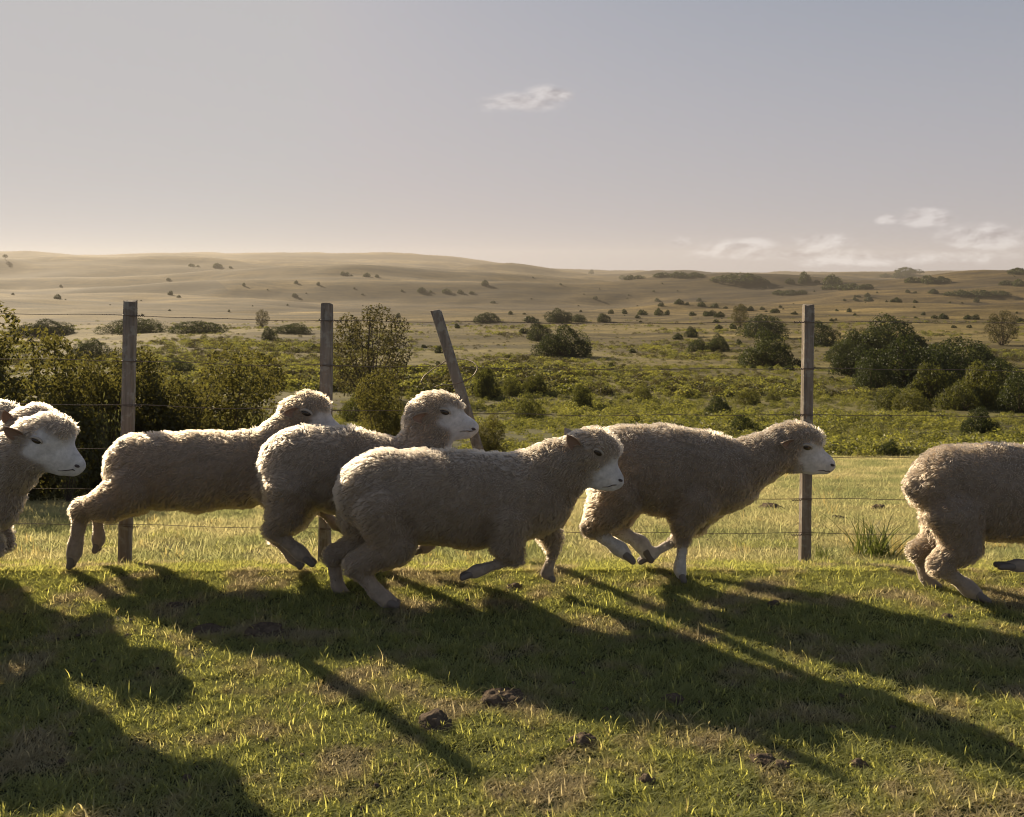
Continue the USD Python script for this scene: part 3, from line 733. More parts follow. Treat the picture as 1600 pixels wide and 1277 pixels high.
# dry pasture behind the fence
n = 420
x, y = field_points(rng, n, 4.8, 17, .62, .6, 1.3)
ex = ([(blades(34, .055, .03, .075, .005, .6, 11), 'pasture_look'), (blades(30, .06, .04, .10, .004, .7, 14, .8), 'straw_look'), (blades(7, .03, .1, .2, .0035, .4, 15, .7, 3), 'straw_look')],
      np.stack([x, y, ground_z(x, y)], -1), rng.choice(3, n, p=[.4, .45, .15]), rng.uniform(0, 6.28, n), rng.uniform(.7, 1.3, n))
p_, q_, w_ = tiles(.6, 4.72, 17.6, .64, .6, rng, 6)
sward('dry_grass', [blade_field(4200, .6, .018, .055, .0046, .8, 330 + i, 90, .032, .6, .35, .02) for i in range(6)], 'pasture_look', p_, q_, w_, 'dry yellow pasture grass behind the fence', ex)
# low scrub in the valley, thinning out up the slopes
n = 25000
x, y = field_points(rng, n, 15.5, 150, .70, 1.0, 1.6)
z = ground_z(x, y)
P3 = np.stack([x, y, 0 * x], -1)
g = fbm(P3 / np.array([7., 11., 1]), 3, 71)
dens = np.clip((g - .30) * 4.5, .25, 1) * np.where(y < 62, 1.0, np.clip(1.3 - y / 150, .5, 1))
dens *= np.clip((y - 15) / 3, 0, 1)
keep = rng.random(n) < dens
s = rng.uniform(.25, 1.0, n) ** 1.3 * np.where(y < 62, 1.0, .8) * (.55 + .75 * np.clip((g - .4) * 3, 0, 1)) * np.clip(.6 + y / 60, .8, 1.25) * .78
which = np.where(rng.random(n) < .42, 0, np.where(rng.random(n) < .6, 1, 2))


def clump(seed, nl, look, size):
    cen, rad = lobes(seed, 7, .5, .62, .24)
    return crown(seed + 1, cen, rad, nl, size, .3, .6), look


protos = [clump(201, 240, 'scrub_look', .10), clump(211, 220, 'scrub_look', .11), clump(221, 200, 'pale_leaf_look', .10)]
S3 = np.stack([s * 1.25, s * 1.25, s * rng.uniform(.6, 1.05, n)], -1)
scatter('low_scrub', protos, np.stack([x, y, z - .04 * s], -1)[keep], which[keep], rng.uniform(0, 6.28, n)[keep], S3[keep], 'low green scrub covering the valley')
# shrubby tussocks all over the near slopes
n = 30000
y = np.exp(rng.uniform(math.log(70), math.log(420), n)); x = rng.uniform(-1, 1, n) * (.68 * y)
z = ground_z(x, y)
g = fbm(np.stack([x / 14, y / 26, 0 * x], -1), 3, 77)
keep = rng.random(n) < np.clip((g - .30) * 3.2, .12, 1) * np.clip(1.5 - y / 330, .25, 1)
s = rng.uniform(.35, 1.15, n) ** 1.4 * (.6 + .9 * np.clip((g - .38) * 3, 0, 1)) * 1.15


def mound(seed, look, size):
    cen, rad = lobes(seed, 5, .55, .55, .28)
    return crown(seed + 1, cen, rad, 170, size * .62, .3, .7), look


protos = [mound(231, 'scrub_look', .19), mound(241, 'tree_leaf_look', .19), mound(251, 'pale_leaf_look', .18)]
scatter('slope_scrub', protos, np.stack([x, y, z - .05 * s], -1)[keep], np.where(rng.random(n) < .42, 0, np.where(rng.random(n) < .62, 1, 2))[keep], rng.uniform(0, 6.28, n)[keep],
        np.stack([s * 1.15, s * 1.15, s * .8], -1)[keep], 'low shrubby tussocks covering the slopes beyond the valley')
# tussocks and tall weeds that stand out
tus = blades(150, .10, .09, .26, .006, .55, 301, .7, 3)


def tuft_thing(label, px, row, d, s, look='tussock_look', mesh=tus, name='grass_tussock'):
    x = (px - CX) / FPX * d
    o = obj(name, (mesh[0] * s + [x, d, float(ground_z(x, d))], mesh[1]), look)
    return tag(o, label, 'grass tuft')


tuft_thing('tall green grass tussock between the right post and the cut off sheep', 1365, 886, 4.95, 1.1)
tuft_thing('small grass tuft at the foot of the right post', 1285, 890, 4.85, .42)
tuft_thing('small pale grass tuft on the right of the green tussock', 1408, 884, 5.05, .6, 'straw_look')

# ---------------------------------------------------------------- earth clods and dung


def clod(seed, w, h):
    m = trimesh.creation.icosphere(4)
    v = np.array(m.vertices)
    r = 1 + .85 * (fbm(v * 1.7 + seed, 4, seed) - .5) + .16 * (noise(v * 4 + seed, seed) - .5)
    v = v * r[:, None] * [w / 2, w / 2 * .8, h]; v = v + .10 * w * (fbm(v / w * 6 + seed, 4, seed)[:, None] - .5) * [1, 1, 1.2]
    v[:, 2] = np.maximum(v[:, 2], -.2 * h)
    return v, m.faces


CL = [('earth_mound', 'rounded dark earth mound with grass blades around it', 'earth mound', 680, 1136, 60, 22), ('dung_pat', 'dark broken dung pat right of the earth mound', 'dung', 786, 1094, 68, 15),
      ('dung_pat', 'reddish dark dung lump in the lower middle grass', 'dung', 910, 1162, 46, 14), ('dung_pat', 'dark dung pat in the long shadow at middle right', 'dung', 1050, 1096, 36, 11),
      ('dung_pat', 'wide crusty dung pat left of the front sheep hind hooves', 'dung', 412, 990, 62, 12), ('dung_pat', 'flat dung pat left of the wide crusty one', 'dung', 325, 986, 50, 8),
      ('dung_pat', 'small dung lump below the front sheep folded foreleg', 'dung', 805, 920, 26, 8), ('dung_pat', 'dung lump at lower right among dry grass', 'dung', 1192, 1192, 42, 11),
      ('earth_clod', 'earth clod just right of the lower right dung lump', 'earth clod', 1224, 1200, 38, 12), ('earth_clod', 'earth clod in shadow near the right bottom', 'earth clod', 1342, 1198, 30, 11),
      ('earth_clod', 'earth clod at the bottom of the middle grass', 'earth clod', 1010, 1225, 30, 14), ('earth_clod', 'small upright earth clod in the left foreground shadow', 'earth clod', 292, 1224, 20, 14),
      ('dung_pat', 'small dung pat beneath the cut off sheep hooves', 'dung', 1482, 968, 24, 8), ('dung_pat', 'small dung pat left of the legs of the front sheep, on the post shadow', 'dung', 272, 948, 26, 7),
      ('earth_clod', 'dark clod right of the dung pat below the dark grey sheep', 'earth clod', 1210, 946, 22, 7), ('earth_clod', 'small dark clod on sunlit turf at the left', 'earth clod', 200, 997, 15, 7),
      ('earth_mound', 'bare molehill behind the fence under the dark grey sheep chin', 'earth mound', 1206, 796, 38, 10), ('earth_mound', 'small molehill behind the fence left of the cut off sheep', 'earth mound', 1374, 796, 24, 9),
      ('earth_mound', 'low molehill between the right post and the tussock', 'earth mound', 1310, 812, 26, 7)]
for i, (nm, lab, ct, px, row, w, h) in enumerate(CL):
    d = depth_at(px, row); x = (px - CX) / FPX * d
    v, f = clod(400 + i, w / FPX * d, h / FPX * d * .9)
    tag(obj(nm, (v + [x, d, float(ground_z(x, d))], f), 'earth_look', smooth=True), lab, ct)
ms = []
x, y = field_points(rng, 240, 2.0, 4.9, .56, .3)
ic = trimesh.creation.icosphere(1)
for a, b in zip(x, y):
    if fbm(np.array([a / .6, b / .6, 3.]), 2, 5) > .5 or rng.random() < .25:
        s = rng.uniform(.004, .009)
        ms.append((ic.vertices * (1 + rng.normal(0, .2, (len(ic.vertices), 1))) * [s, s, s * .8] + [a, b, float(ground_z(a, b)) + .007], ic.faces))
tag(obj('droppings', join(ms), 'earth_look', smooth=True), 'small dark sheep droppings scattered over the turf', 'droppings', kind='stuff')

# ---------------------------------------------------------------- sheep
usdkit.material(stage, '/World/Looks/skin_look', {
    'a': ('attribute', {'attribute': 'tint'}), 'tc': ('texture_coordinate', {}), 'n': ('noise_texture', {'scale': 38.0, 'detail': 5.0, 'roughness': .7}),
    'r': ('map_range', {'from_min': .3, 'from_max': .7, 'to_min': .72, 'to_max': 1.15}), 'm': ('vector_math', {'math_type': 'scale'}),
    'b': ('bump', {'strength': .5, 'distance': .008}),
    'p': ('principled_bsdf', {'roughness': .95, 'specular_ior_level': .1, 'sheen_weight': .25, 'sheen_roughness': .4})},
    [('tc.object', 'n.vector'), ('n.fac', 'r.value'), ('a.color', 'm.vector1'), ('r.result', 'm.scale'), ('m.vector', 'p.base_color'), ('n.fac', 'b.height'), ('b.normal', 'p.normal')], surface='p.BSDF')
for _n, _k in (('wool_look', (1.1, 1.08, 1.06)), ('brown_wool_look', (1.03, .93, .82)), ('grey_wool_look', (.88, .87, .86)), ('pale_wool_look', (1.2, 1.2, 1.18))):
    usdkit.material(stage, f'/World/Looks/{_n}', {       # fibres, browner with mud towards the belly and in patches
        'tc': ('texture_coordinate', {}), 'n': ('noise_texture', {'scale': 9.0, 'detail': 4.0}), 'n2': ('noise_texture', {'scale': 3.2, 'detail': 4.0}), 's': ('separate_xyz', {}),
        'ramp': ('rgb_ramp', {'ramp': [(0.25, tuple(np.array([.19, .145, .098]) * _k)), (.5, tuple(np.array([.25, .197, .139]) * _k)), (.8, tuple(np.array([.31, .252, .186]) * _k))]}),
        'a': ('math', {'math_type': 'multiply_add', 'value2': .55}), 'd': ('map_range', {'from_min': .52, 'from_max': .80, 'to_min': .75, 'to_max': 0.0, 'clamp': True}),
        'mix': ('mix', {'color2': (.14, .098, .06)}),
        'p': ('principled_hair_bsdf', {'model': 'Chiang', 'parametrization': 'Direct coloring', 'roughness': .7, 'radial_roughness': .85, 'random_roughness': .2, 'offset': .035, 'ior': 1.4})},
        [('tc.object', 'n.vector'), ('tc.object', 'n2.vector'), ('tc.object', 's.vector'), ('n.fac', 'ramp.fac'), ('n2.fac', 'a.value1'), ('s.z', 'a.value3'), ('a.value', 'd.value'), ('d.result', 'mix.fac'),
         ('ramp.color', 'mix.color1'), ('mix.color', 'p.color')], surface='p.BSDF')
usdkit.material(stage, '/World/Looks/ear_look', {
    'd': ('diffuse_bsdf', {'color': (.44, .37, .30)}), 't': ('translucent_bsdf', {'color': (.32, .20, .13)}), 'm': ('mix_closure', {'fac': .3})},
    [('d.BSDF', 'm.closure1'), ('t.BSDF', 'm.closure2')], surface='m.closure')
principled('ear_inside_look', (.22, .14, .10), .9, .1)
principled('lid_look', (.32, .28, .235), .9, .1)
principled('eye_look', (.018, .011, .007), .12, .5)
principled('hoof_look', (.12, .098, .08), .6, .3)
principled('nose_look', (.05, .035, .032), .6, .3)


def surface_nets(F, org, h):
    """The zero surface of the field F (negative inside) as vertices and quads."""
    inside = F < 0
    nx, ny, nz = F.shape
    cnt = np.zeros((nx - 1, ny - 1, nz - 1), np.int8)
    for a in (0, 1):
        for b in (0, 1):
            for c in (0, 1):
                cnt += inside[a:nx - 1 + a, b:ny - 1 + b, c:nz - 1 + c]
    cells = np.argwhere((cnt > 0) & (cnt < 8))
    idx = -np.ones(cnt.shape, np.int64)
    idx[tuple(cells.T)] = np.arange(len(cells))
    acc, n = np.zeros((len(cells), 3)), np.zeros(len(cells))
    C = [np.array(c) for c in np.ndindex(2, 2, 2)]
    for p in C:
        for ax in range(3):
            if p[ax] == 0:
                q = p.copy(); q[ax] = 1
                fa, fb = F[tuple((cells + p).T)], F[tuple((cells + q).T)]
                s = (fa < 0) != (fb < 0)
                t = np.where(s, fa / np.where(s, fa - fb, 1), 0)
                pos = cells + p + t[:, None] * (q - p)
                acc += np.where(s[:, None], pos, 0); n += s
    v = org + h * acc / n[:, None]
    quads = []
    for ax in range(3):
        b, c = [(1, 2), (2, 0), (0, 1)][ax]
        sl0, sl1 = [slice(1, -1)] * 3, [slice(1, -1)] * 3
        sl0[ax], sl1[ax] = slice(0, -1), slice(1, None)
        s0, s1 = inside[tuple(sl0)], inside[tuple(sl1)]
        e = np.argwhere(s0 != s1) + np.array([0 if k == ax else 1 for k in range(3)])
        flip = s1[tuple((e - np.array([0 if k == ax else 1 for k in range(3)])).T)]
        eb, ec = np.eye(3, dtype=int)[b], np.eye(3, dtype=int)[c]
        q = np.stack([idx[tuple((e - eb - ec).T)], idx[tuple((e - ec).T)], idx[tuple(e.T)], idx[tuple((e - eb).T)]], 1)
        q[flip] = q[flip][:, ::-1]
        quads.append(q)
    q = np.vstack(quads)
    return v, np.vstack([q[:, [0, 1, 2]], q[:, [0, 2, 3]]])


def tube_mesh(pts, radii, sides=8):
    p = np.asarray(pts, float); r = np.broadcast_to(radii, (len(p),))
    t = np.gradient(p, axis=0); t /= np.linalg.norm(t, axis=1, keepdims=True) + 1e-12
    ref = np.array([0, 0, 1.0]) if abs(t[:, 2]).mean() < .8 else np.array([0, 1.0, 0])
    a = np.cross(t, ref); a /= np.linalg.norm(a, axis=1, keepdims=True) + 1e-12
    b = np.cross(t, a); g = np.arange(sides) * 2 * np.pi / sides
    v = p[:, None] + r[:, None, None] * (np.cos(g)[None, :, None] * a[:, None] + np.sin(g)[None, :, None] * b[:, None])
    n = len(p); i, j = np.meshgrid(np.arange(n - 1), np.arange(sides), indexing='ij')
    q = np.stack([i * sides + j, i * sides + (j + 1) % sides, (i + 1) * sides + (j + 1) % sides, (i + 1) * sides + j], -1).reshape(-1, 4)
    f = np.vstack([q[:, [0, 1, 2]], q[:, [0, 2, 3]]])
    v = np.vstack([v.reshape(-1, 3), p[0], p[-1]]); c0, c1 = n * sides, n * sides + 1
    k = np.arange(sides)
    f = np.vstack([f, np.stack([np.full(sides, c0), (k + 1) % sides, k], 1), np.stack([np.full(sides, c1), (n - 1) * sides + k, (n - 1) * sides + (k + 1) % sides], 1)])
    return v, f[:, ::-1]


def ellipsoid(c, axes, sub=2):
    m = trimesh.creation.icosphere(sub)
    return m.vertices @ np.asarray(axes) + c, m.faces


WOOL_T, FACE_T, LEG_T = np.array([.20, .158, .117]), np.array([.51, .475, .44]), np.array([.25, .20, .152])
SHEEP_K, GRID = 0.009, 0.0085


def sheep(label, D, bones, legs, eye, ear, nose, mouth, seed, locks=17000, ear_dir=(-.75, -.55, .1), far_ear=True, leg_tint=None, bald=(-.30, .14), wool='wool_look', ear_len=.095, tail=None):
    """bones: lists of joints (px, py, radius px, lateral m) with (wool, squeeze, tint); legs: joints ending with the fetlock and the hoof tip. All measured at the depth D of the animal's middle."""
    rng = np.random.default_rng(seed)
    locks = int(locks * 1.4)
    prim = []

    def J(j):
        d = D + (j[3] if len(j) > 3 else 0)
        return px2w(j[0], j[1], d), j[2] * d / FPX

    def chain(js, wools, squeeze, tints, k=1.0):
        for i in range(len(js) - 1):
            (a, ra), (b, rb) = J(js[i]), J(js[i + 1])
            prim.append((a, ra, b, rb, wools[i], wools[i + 1], squeeze, tints[i], tints[i + 1]))

    for js, w, sq, tint in bones:
        n = len(js)
        ws = w if isinstance(w, (list, tuple)) else [w] * n
        ts = tint if isinstance(tint, list) else [tint] * n
        chain(js, ws, sq, ts)
    hoofs = []
    for lg in legs:
        js = lg[:-1]; n = len(js)
        ws = [1, .9, .35, .12][:n] if n <= 4 else [1] * (n - 3) + [.9, .35, .12]
        lt = LEG_T if leg_tint is None else leg_tint
        ts = [WOOL_T, WOOL_T * .6 + lt * .4, lt, lt][:n] if n <= 4 else [WOOL_T] * (n - 3) + [WOOL_T, lt, lt]
        js = [j if q < 2 else (j[0], j[1], j[2] * .82 - 1.2, *j[3:]) for q, j in enumerate(js)]
        if n == 5:      # the cannon bone is thinner than the joints at its ends
            p_, q_ = js[2], js[3]; mid_ = (p_[0] * .45 + q_[0] * .55, p_[1] * .45 + q_[1] * .55, min(p_[2], q_[2]) * .93, p_[3] * .5 + q_[3] * .5)
            js = js[:3] + [mid_] + js[3:]; ws = ws[:3] + [.3] + ws[3:]; ts = ts[:3] + [lt] + ts[3:]
        chain(js, ws, 1.0, ts)
        (a, ra), (b, rb) = J(lg[-2]), J(lg[-1])
        hoofs.append((a, ra, b, rb))
        m = a + (b - a) * .45
        prim.append((a, ra, m, max(ra * .8, rb * .9), .12, .05, 1.0, lt, lt))
    P = np.array([[*p[0], *p[2]] for p in prim])
    R = np.array([max(p[1], p[3]) for p in prim])
    lo = np.minimum(P[:, :3], P[:, 3:]) - R[:, None] - .06; hi = np.maximum(P[:, :3], P[:, 3:]) + R[:, None] + .06
    org = lo.min(0); dim = np.ceil((hi.max(0) - org) / GRID).astype(int) + 2
    S = np.zeros(dim, np.float32)

    def field(p, pr):
        a, ra, b, rb, *_, = pr
        sq = pr[6]
        ab = b - a
        s = np.array([1, 1 / sq, 1], np.float32)
        abs_, q = (ab * s).astype(np.float32), ((p - a) * s).astype(np.float32)
        t = np.clip((q @ abs_) / max(float(abs_ @ abs_), 1e-9), 0, 1)
        return np.linalg.norm(q - t[..., None] * abs_, axis=-1) - (ra + t * (rb - ra)), t

    for pr, l, h in zip(prim, lo, hi):
        i0 = np.maximum(((l - org) / GRID).astype(int), 0); i1 = np.minimum(((h - org) / GRID).astype(int) + 1, dim)
        g = np.stack(np.meshgrid(*[np.arange(x, y) for x, y in zip(i0, i1)], indexing='ij'), -1).astype(np.float32) * np.float32(GRID) + org.astype(np.float32)
        d, _ = field(g, pr)
        S[i0[0]:i1[0], i0[1]:i1[1], i0[2]:i1[2]] += np.exp(np.clip(-d / SHEEP_K, -30, 30))
    F = -SHEEP_K * np.log(np.maximum(S, 1e-9))
    v, f = surface_nets(F, org, GRID)
    # what grows where
    W, T, WS = np.zeros(len(v)), np.zeros((len(v), 3)), np.zeros(len(v))
    for pr in prim:
        d, t = field(v.astype(np.float32), pr)
        w = np.exp(np.clip(-d / .012, -40, 20))
        W += w * (pr[4] + t * (pr[5] - pr[4])); T += w[:, None] * (pr[7] + t[:, None] * (pr[8] - pr[7])); WS += w
    W /= WS; T /= WS[:, None]
    if eye:      # the bare face: from behind the eye forward, below the woolly forelock
        e_, n_ = px2w(*eye, D), px2w(*(nose or (eye[0] + 43, eye[1] + 27)), D)
        fl = np.linalg.norm(n_ - e_); fx = (n_ - e_) / fl; fu = np.array([-fx[2], 0, fx[0]])
        fa_, fb_ = (v - e_) @ fx / fl, (v - e_) @ fu / fl
        st = lambda x, p, q: (lambda t: t * t * (3 - 2 * t))(np.clip((x - p) / (q - p), 0, 1))
        br = st(fa_ + .12 * (fbm(v / .02, 2, seed + 31) - .5), *bald) * (1 - st(fb_, .16, .34) * (1 - st(fa_, .30, .55))) * (1 - st(-fb_, .36, .54) * (1 - st(fa_, .35, .65)))
        br = br * (1 - st(np.linalg.norm(v - e_ - (n_ - e_) * .45, axis=1) / fl, 1.15, 1.5)) * (v[:, 2] > e_[2] - fl * 1.3)
        ed = np.hypot((v - e_) @ fx, (v - e_) @ fu)
        W = W * (1 - br) * (1 - .95 * np.exp(-(ed / .024) ** 4) * (np.abs(v[:, 1] - D) < .2)); T = T + (FACE_T - T) * (br ** 1.3)[:, None]
    m = trimesh.Trimesh(v, f, process=False)
    from scipy.sparse import coo_matrix
    ed_ = np.vstack([f[:, [0, 1]], f[:, [1, 2]], f[:, [2, 0]]]); ed_ = np.unique(np.vstack([ed_, ed_[:, ::-1]]), axis=0)
    A = coo_matrix((np.ones(len(ed_)), (ed_[:, 0], ed_[:, 1])), shape=(len(v), len(v))).tocsr(); dg = np.asarray(A.sum(1))
    for step in (.5, -.53, .5, -.53, .5, -.53):
        v = v + step * (A @ v / dg - v)
    m = trimesh.Trimesh(v, f, process=False)
    v = np.array(m.vertices); nrm = np.array(m.vertex_normals)
    wv = np.clip((W - .45) / .3, 0, 1)
    lump = (fbm(v / .035, 3, seed) - .5) * .011 + (fbm(v / .11 + 5, 2, seed + 3) - .5) * .014
    v = v + nrm * (lump * (wv * .9 + .06))[:, None]
    T = T * (1 + .22 * (fbm(v / .05, 3, seed + 9) - .5))[:, None]
    center = px2w(bones[0][0][0][0], bones[0][0][0][1], D); base = np.array([center[0], D, float(ground_z(center[0], D))])
    t = thing('sheep', label, 'sheep', base, group='running sheep')
    body = obj('body', (v - base, f), 'skin_look', t.GetPath(), smooth=True)
    pv = UsdGeom.PrimvarsAPI(body).CreatePrimvar('tint', Sdf.ValueTypeNames.Color3fArray, 'vertex')
    pv.Set(Vt.Vec3fArray.FromNumpy(np.clip(T, 0, 1).astype(np.float32)))
    # fleece: tapered locks
    mesh = trimesh.Trimesh(v, f, process=False)
    nrm = np.array(mesh.vertex_normals)
    fa = mesh.area_faces * (np.clip(W[f].mean(1), 0, 1) > .3) * (.35 + W[f].mean(1))
    fc = v[f].mean(1); sx = CX + FPX * fc[:, 0] / fc[:, 1]
    vis = np.where((sx > -120) & (sx < 1720), 1.0, .3); locks = int(locks * (fa * vis).sum() / fa.sum()); fa = fa * vis      # sparser where the picture does not reach
    fi = rng.choice(len(f), locks, p=fa / fa.sum())
    b = rng.dirichlet([1, 1, 1], locks)
    p0 = (v[f[fi]] * b[:, :, None]).sum(1); n0 = (nrm[f[fi]] * b[:, :, None]).sum(1); w0 = (W[f[fi]] * b).sum(1)
    n0 /= np.linalg.norm(n0, axis=1, keepdims=True)
    nc = locks // 14
    own = cKDTree(p0[:nc]).query(p0)[1]
    L = (.003 + .0165 * np.clip(w0, 0, 1.08) ** 2) * rng.uniform(.75, 1.2, locks) * rng.uniform(.8, 1.2, nc)[own]
    swirl = np.stack([fbm(p0 / .09, 2, seed + 20 + k) - .5 for k in range(3)], -1) * 1.0
    lay = np.array([-.60, 0, -.42]) + swirl + rng.normal(0, .20, (nc, 3))[own] + rng.normal(0, .10, (locks, 3))
    lay -= (lay * n0).sum(1, keepdims=True) * n0
    d0 = n0 * .62 + lay * .75; d1 = n0 * .2 + lay * 1.1
    d0 /= np.linalg.norm(d0, axis=1, keepdims=True); d1 /= np.linalg.norm(d1, axis=1, keepdims=True)
    mid = p0 + d0 * L[:, None] * .5; tip = mid + d1 * L[:, None] * .5
    pull = (.28 * np.clip(w0, 0, 1) * np.exp(-(np.linalg.norm(p0 - p0[:nc][own], axis=1) / .03) ** 2))[:, None]
    tip = tip + (tip[:nc][own] - tip) * pull; mid = mid + (mid[:nc][own] - mid) * pull * .35
    pts = np.stack([p0 - n0 * .003, mid, tip], 1) - base
    wid = rng.uniform(.0016, .0034, locks)
    widths = np.stack([wid, wid * .8, wid * .12], 1)
    c = UsdGeom.BasisCurves.Define(stage, f'{t.GetPath()}/fleece')
    c.CreateTypeAttr('linear'); c.CreatePointsAttr(Vt.Vec3fArray.FromNumpy(pts.reshape(-1, 3).astype(np.float32)))
    c.CreateCurveVertexCountsAttr(Vt.IntArray.FromNumpy(np.full(locks, 3, np.int32)))
    c.CreateWidthsAttr(Vt.FloatArray.FromNumpy(widths.ravel().astype(np.float32))); c.SetWidthsInterpolation('vertex')
    UsdShade.MaterialBindingAPI.Apply(c.GetPrim()).Bind(UsdShade.Material.Get(stage, f'/World/Looks/{wool}'))
    # face
    tree = cKDTree(v)

    def on_skin(px, py, side, lat=.16):
        """The skin seen at this pixel from the given side."""
        q = px2w(px, py, D)
        near = np.hypot(v[:, 0] - q[0], v[:, 2] - q[2]) < .016
        if not near.any():
            near = tree.query(q)[1:2] and np.arange(len(v)) == tree.query(q)[1]
        k = np.flatnonzero(near); k = k[np.argmin(v[k, 1] * side)]
        return v[k], nrm[k]

    for side in (1, -1):
        if eye:
            e, n = on_skin(*eye, side)
            k_ = D / 4.1
            fx2 = (fx * .8 + np.array([.35, 0, 0])); fx2 = fx2 - n * (fx2 @ n); fx2 /= np.linalg.norm(fx2); up_ = np.cross(n, fx2); up_ *= np.sign(up_[2])
            ax = np.array([fx2 * .0205, n * .007, up_ * .0108]) * k_
            lid = [e + k_ * (fx2 * .0255 * math.cos(g) + up_ * (.0128 * math.sin(g) + .001)) + n * (.004 * math.sin(g)) for g in np.linspace(-.25, math.pi + .25, 12)]
            lv, lf = tube_mesh(lid, np.array([.002, .0035, .0045, .005, .0055, .0058, .0058, .0055, .005, .0045, .0035, .002]) * k_, 7)
            obj('eyelid', (lv - base, lf), 'lid_look', t.GetPath(), smooth=True)
            obj('eye', tuple(x if i else x - base for i, x in enumerate(ellipsoid(e - n * .001, ax))), 'eye_look', t.GetPath(), smooth=True)
        if ear and (side == 1 or far_ear):
            e, n = on_skin(*ear, side)
            u = np.array(ear_dir) * [1, side, 1]; u = u / np.linalg.norm(u)
            w_ = np.cross(u, [0, 1.0 * side, .25]); w_ /= np.linalg.norm(w_); c_ = np.cross(w_, u)
            if c_[1] * side > 0: c_ = -c_
            tt, ss = np.meshgrid(np.linspace(0, 1, 9), np.linspace(-1, 1, 7), indexing='ij')
            wd = .026 * np.sin(np.pi * np.clip(.16 + .84 * tt ** .8, 0, 1)) ** .75 + .0015
            up = np.concatenate([(e - n * .012 + u * (x * ear_len) + w_ * (y * z) + c_ * (.013 * (z * z - .5) * (1 - .5 * x) - .012 * x * x))[None] for x, y, z in zip(tt.ravel(), wd.ravel(), ss.ravel())])
            dn = up - c_ * .0035
            i, j = np.meshgrid(np.arange(8), np.arange(6), indexing='ij'); a = (i * 7 + j).ravel()
            q = np.stack([a, a + 1, a + 8, a + 7], 1); rim = [0 * 7 + k for k in range(7)] + [k * 7 + 6 for k in range(1, 9)] + [8 * 7 + k for k in range(5, -1, -1)] + [k * 7 for k in range(7, 0, -1)]
            r_ = np.array(rim); rn = np.roll(r_, -1); o_ = len(up)
            q = np.vstack([q, (q + o_)[:, ::-1], np.stack([r_, r_ + o_, rn + o_, rn], 1)])
            er = obj('ear', (np.vstack([up, dn]) - base, q), 'ear_look', t.GetPath(), smooth=True)
            cc = up.reshape(9, 7, 3); inn = (cc[:, 3:4] + (cc - cc[:, 3:4]) * .80 + c_ * .0012)[:8].reshape(-1, 3)
            a = (np.arange(7)[:, None] * 7 + np.arange(6)).ravel()
            obj('ear_inside', (inn - base, np.stack([a, a + 1, a + 8, a + 7], 1)), 'ear_inside_look', er.GetPath(), smooth=True)
        if nose:
            e, n = on_skin(*nose, side)
            obj('nostril', tuple(x if i else x - base for i, x in enumerate(ellipsoid(e + n * .001, np.array([[.010, 0, -.004], [0, .004, 0], [.003, 0, .005]])))), 'nose_look', t.GetPath(), smooth=True)
    if mouth:
        pts = []
        for s in np.linspace(0, 1, 6):
            e, n = on_skin(mouth[0][0] - 7 + s * (mouth[1][0] - mouth[0][0] + 5), mouth[0][1] + 2.5 + s * (mouth[1][1] - mouth[0][1] + .5), 1)
            pts.append(e + n * .0008)
        mm = tube_mesh(pts, [.0008, .0014, .0018, .002, .0024, .0018], 6)
        obj('mouth', (mm[0] - base, mm[1]), 'nose_look', t.GetPath(), smooth=True)
    for a, ra, b_, rb in hoofs:
        ax = (b_ - a) / np.linalg.norm(b_ - a); lat = np.array([0, 1.0, 0])
        toes = []
        for s in (-1, 1):
            c0 = a + (b_ - a) * .3 + lat * s * ra * .45; c1 = b_ + lat * s * rb * .75
            sp = [trimesh.creation.icosphere(1, ra * .62).apply_translation(c0), trimesh.creation.icosphere(1, rb * .62).apply_translation(c1),
                  trimesh.creation.icosphere(1, rb * .5).apply_translation(c1 - ax * .004 + np.cross(ax, lat) * 0)]
            toes.append(trimesh.convex.convex_hull(np.vstack([x.vertices for x in sp])))
        hm = trimesh.util.concatenate(toes)
        obj('hoof', (np.array(hm.vertices) - base, hm.faces), 'hoof_look', t.GetPath(), smooth=40)
    return t


N, F_ = -.10, .10     # near and far legs, to the side of the animal's middle
FT = [WOOL_T, WOOL_T, FACE_T]


def bare(js):
    return js


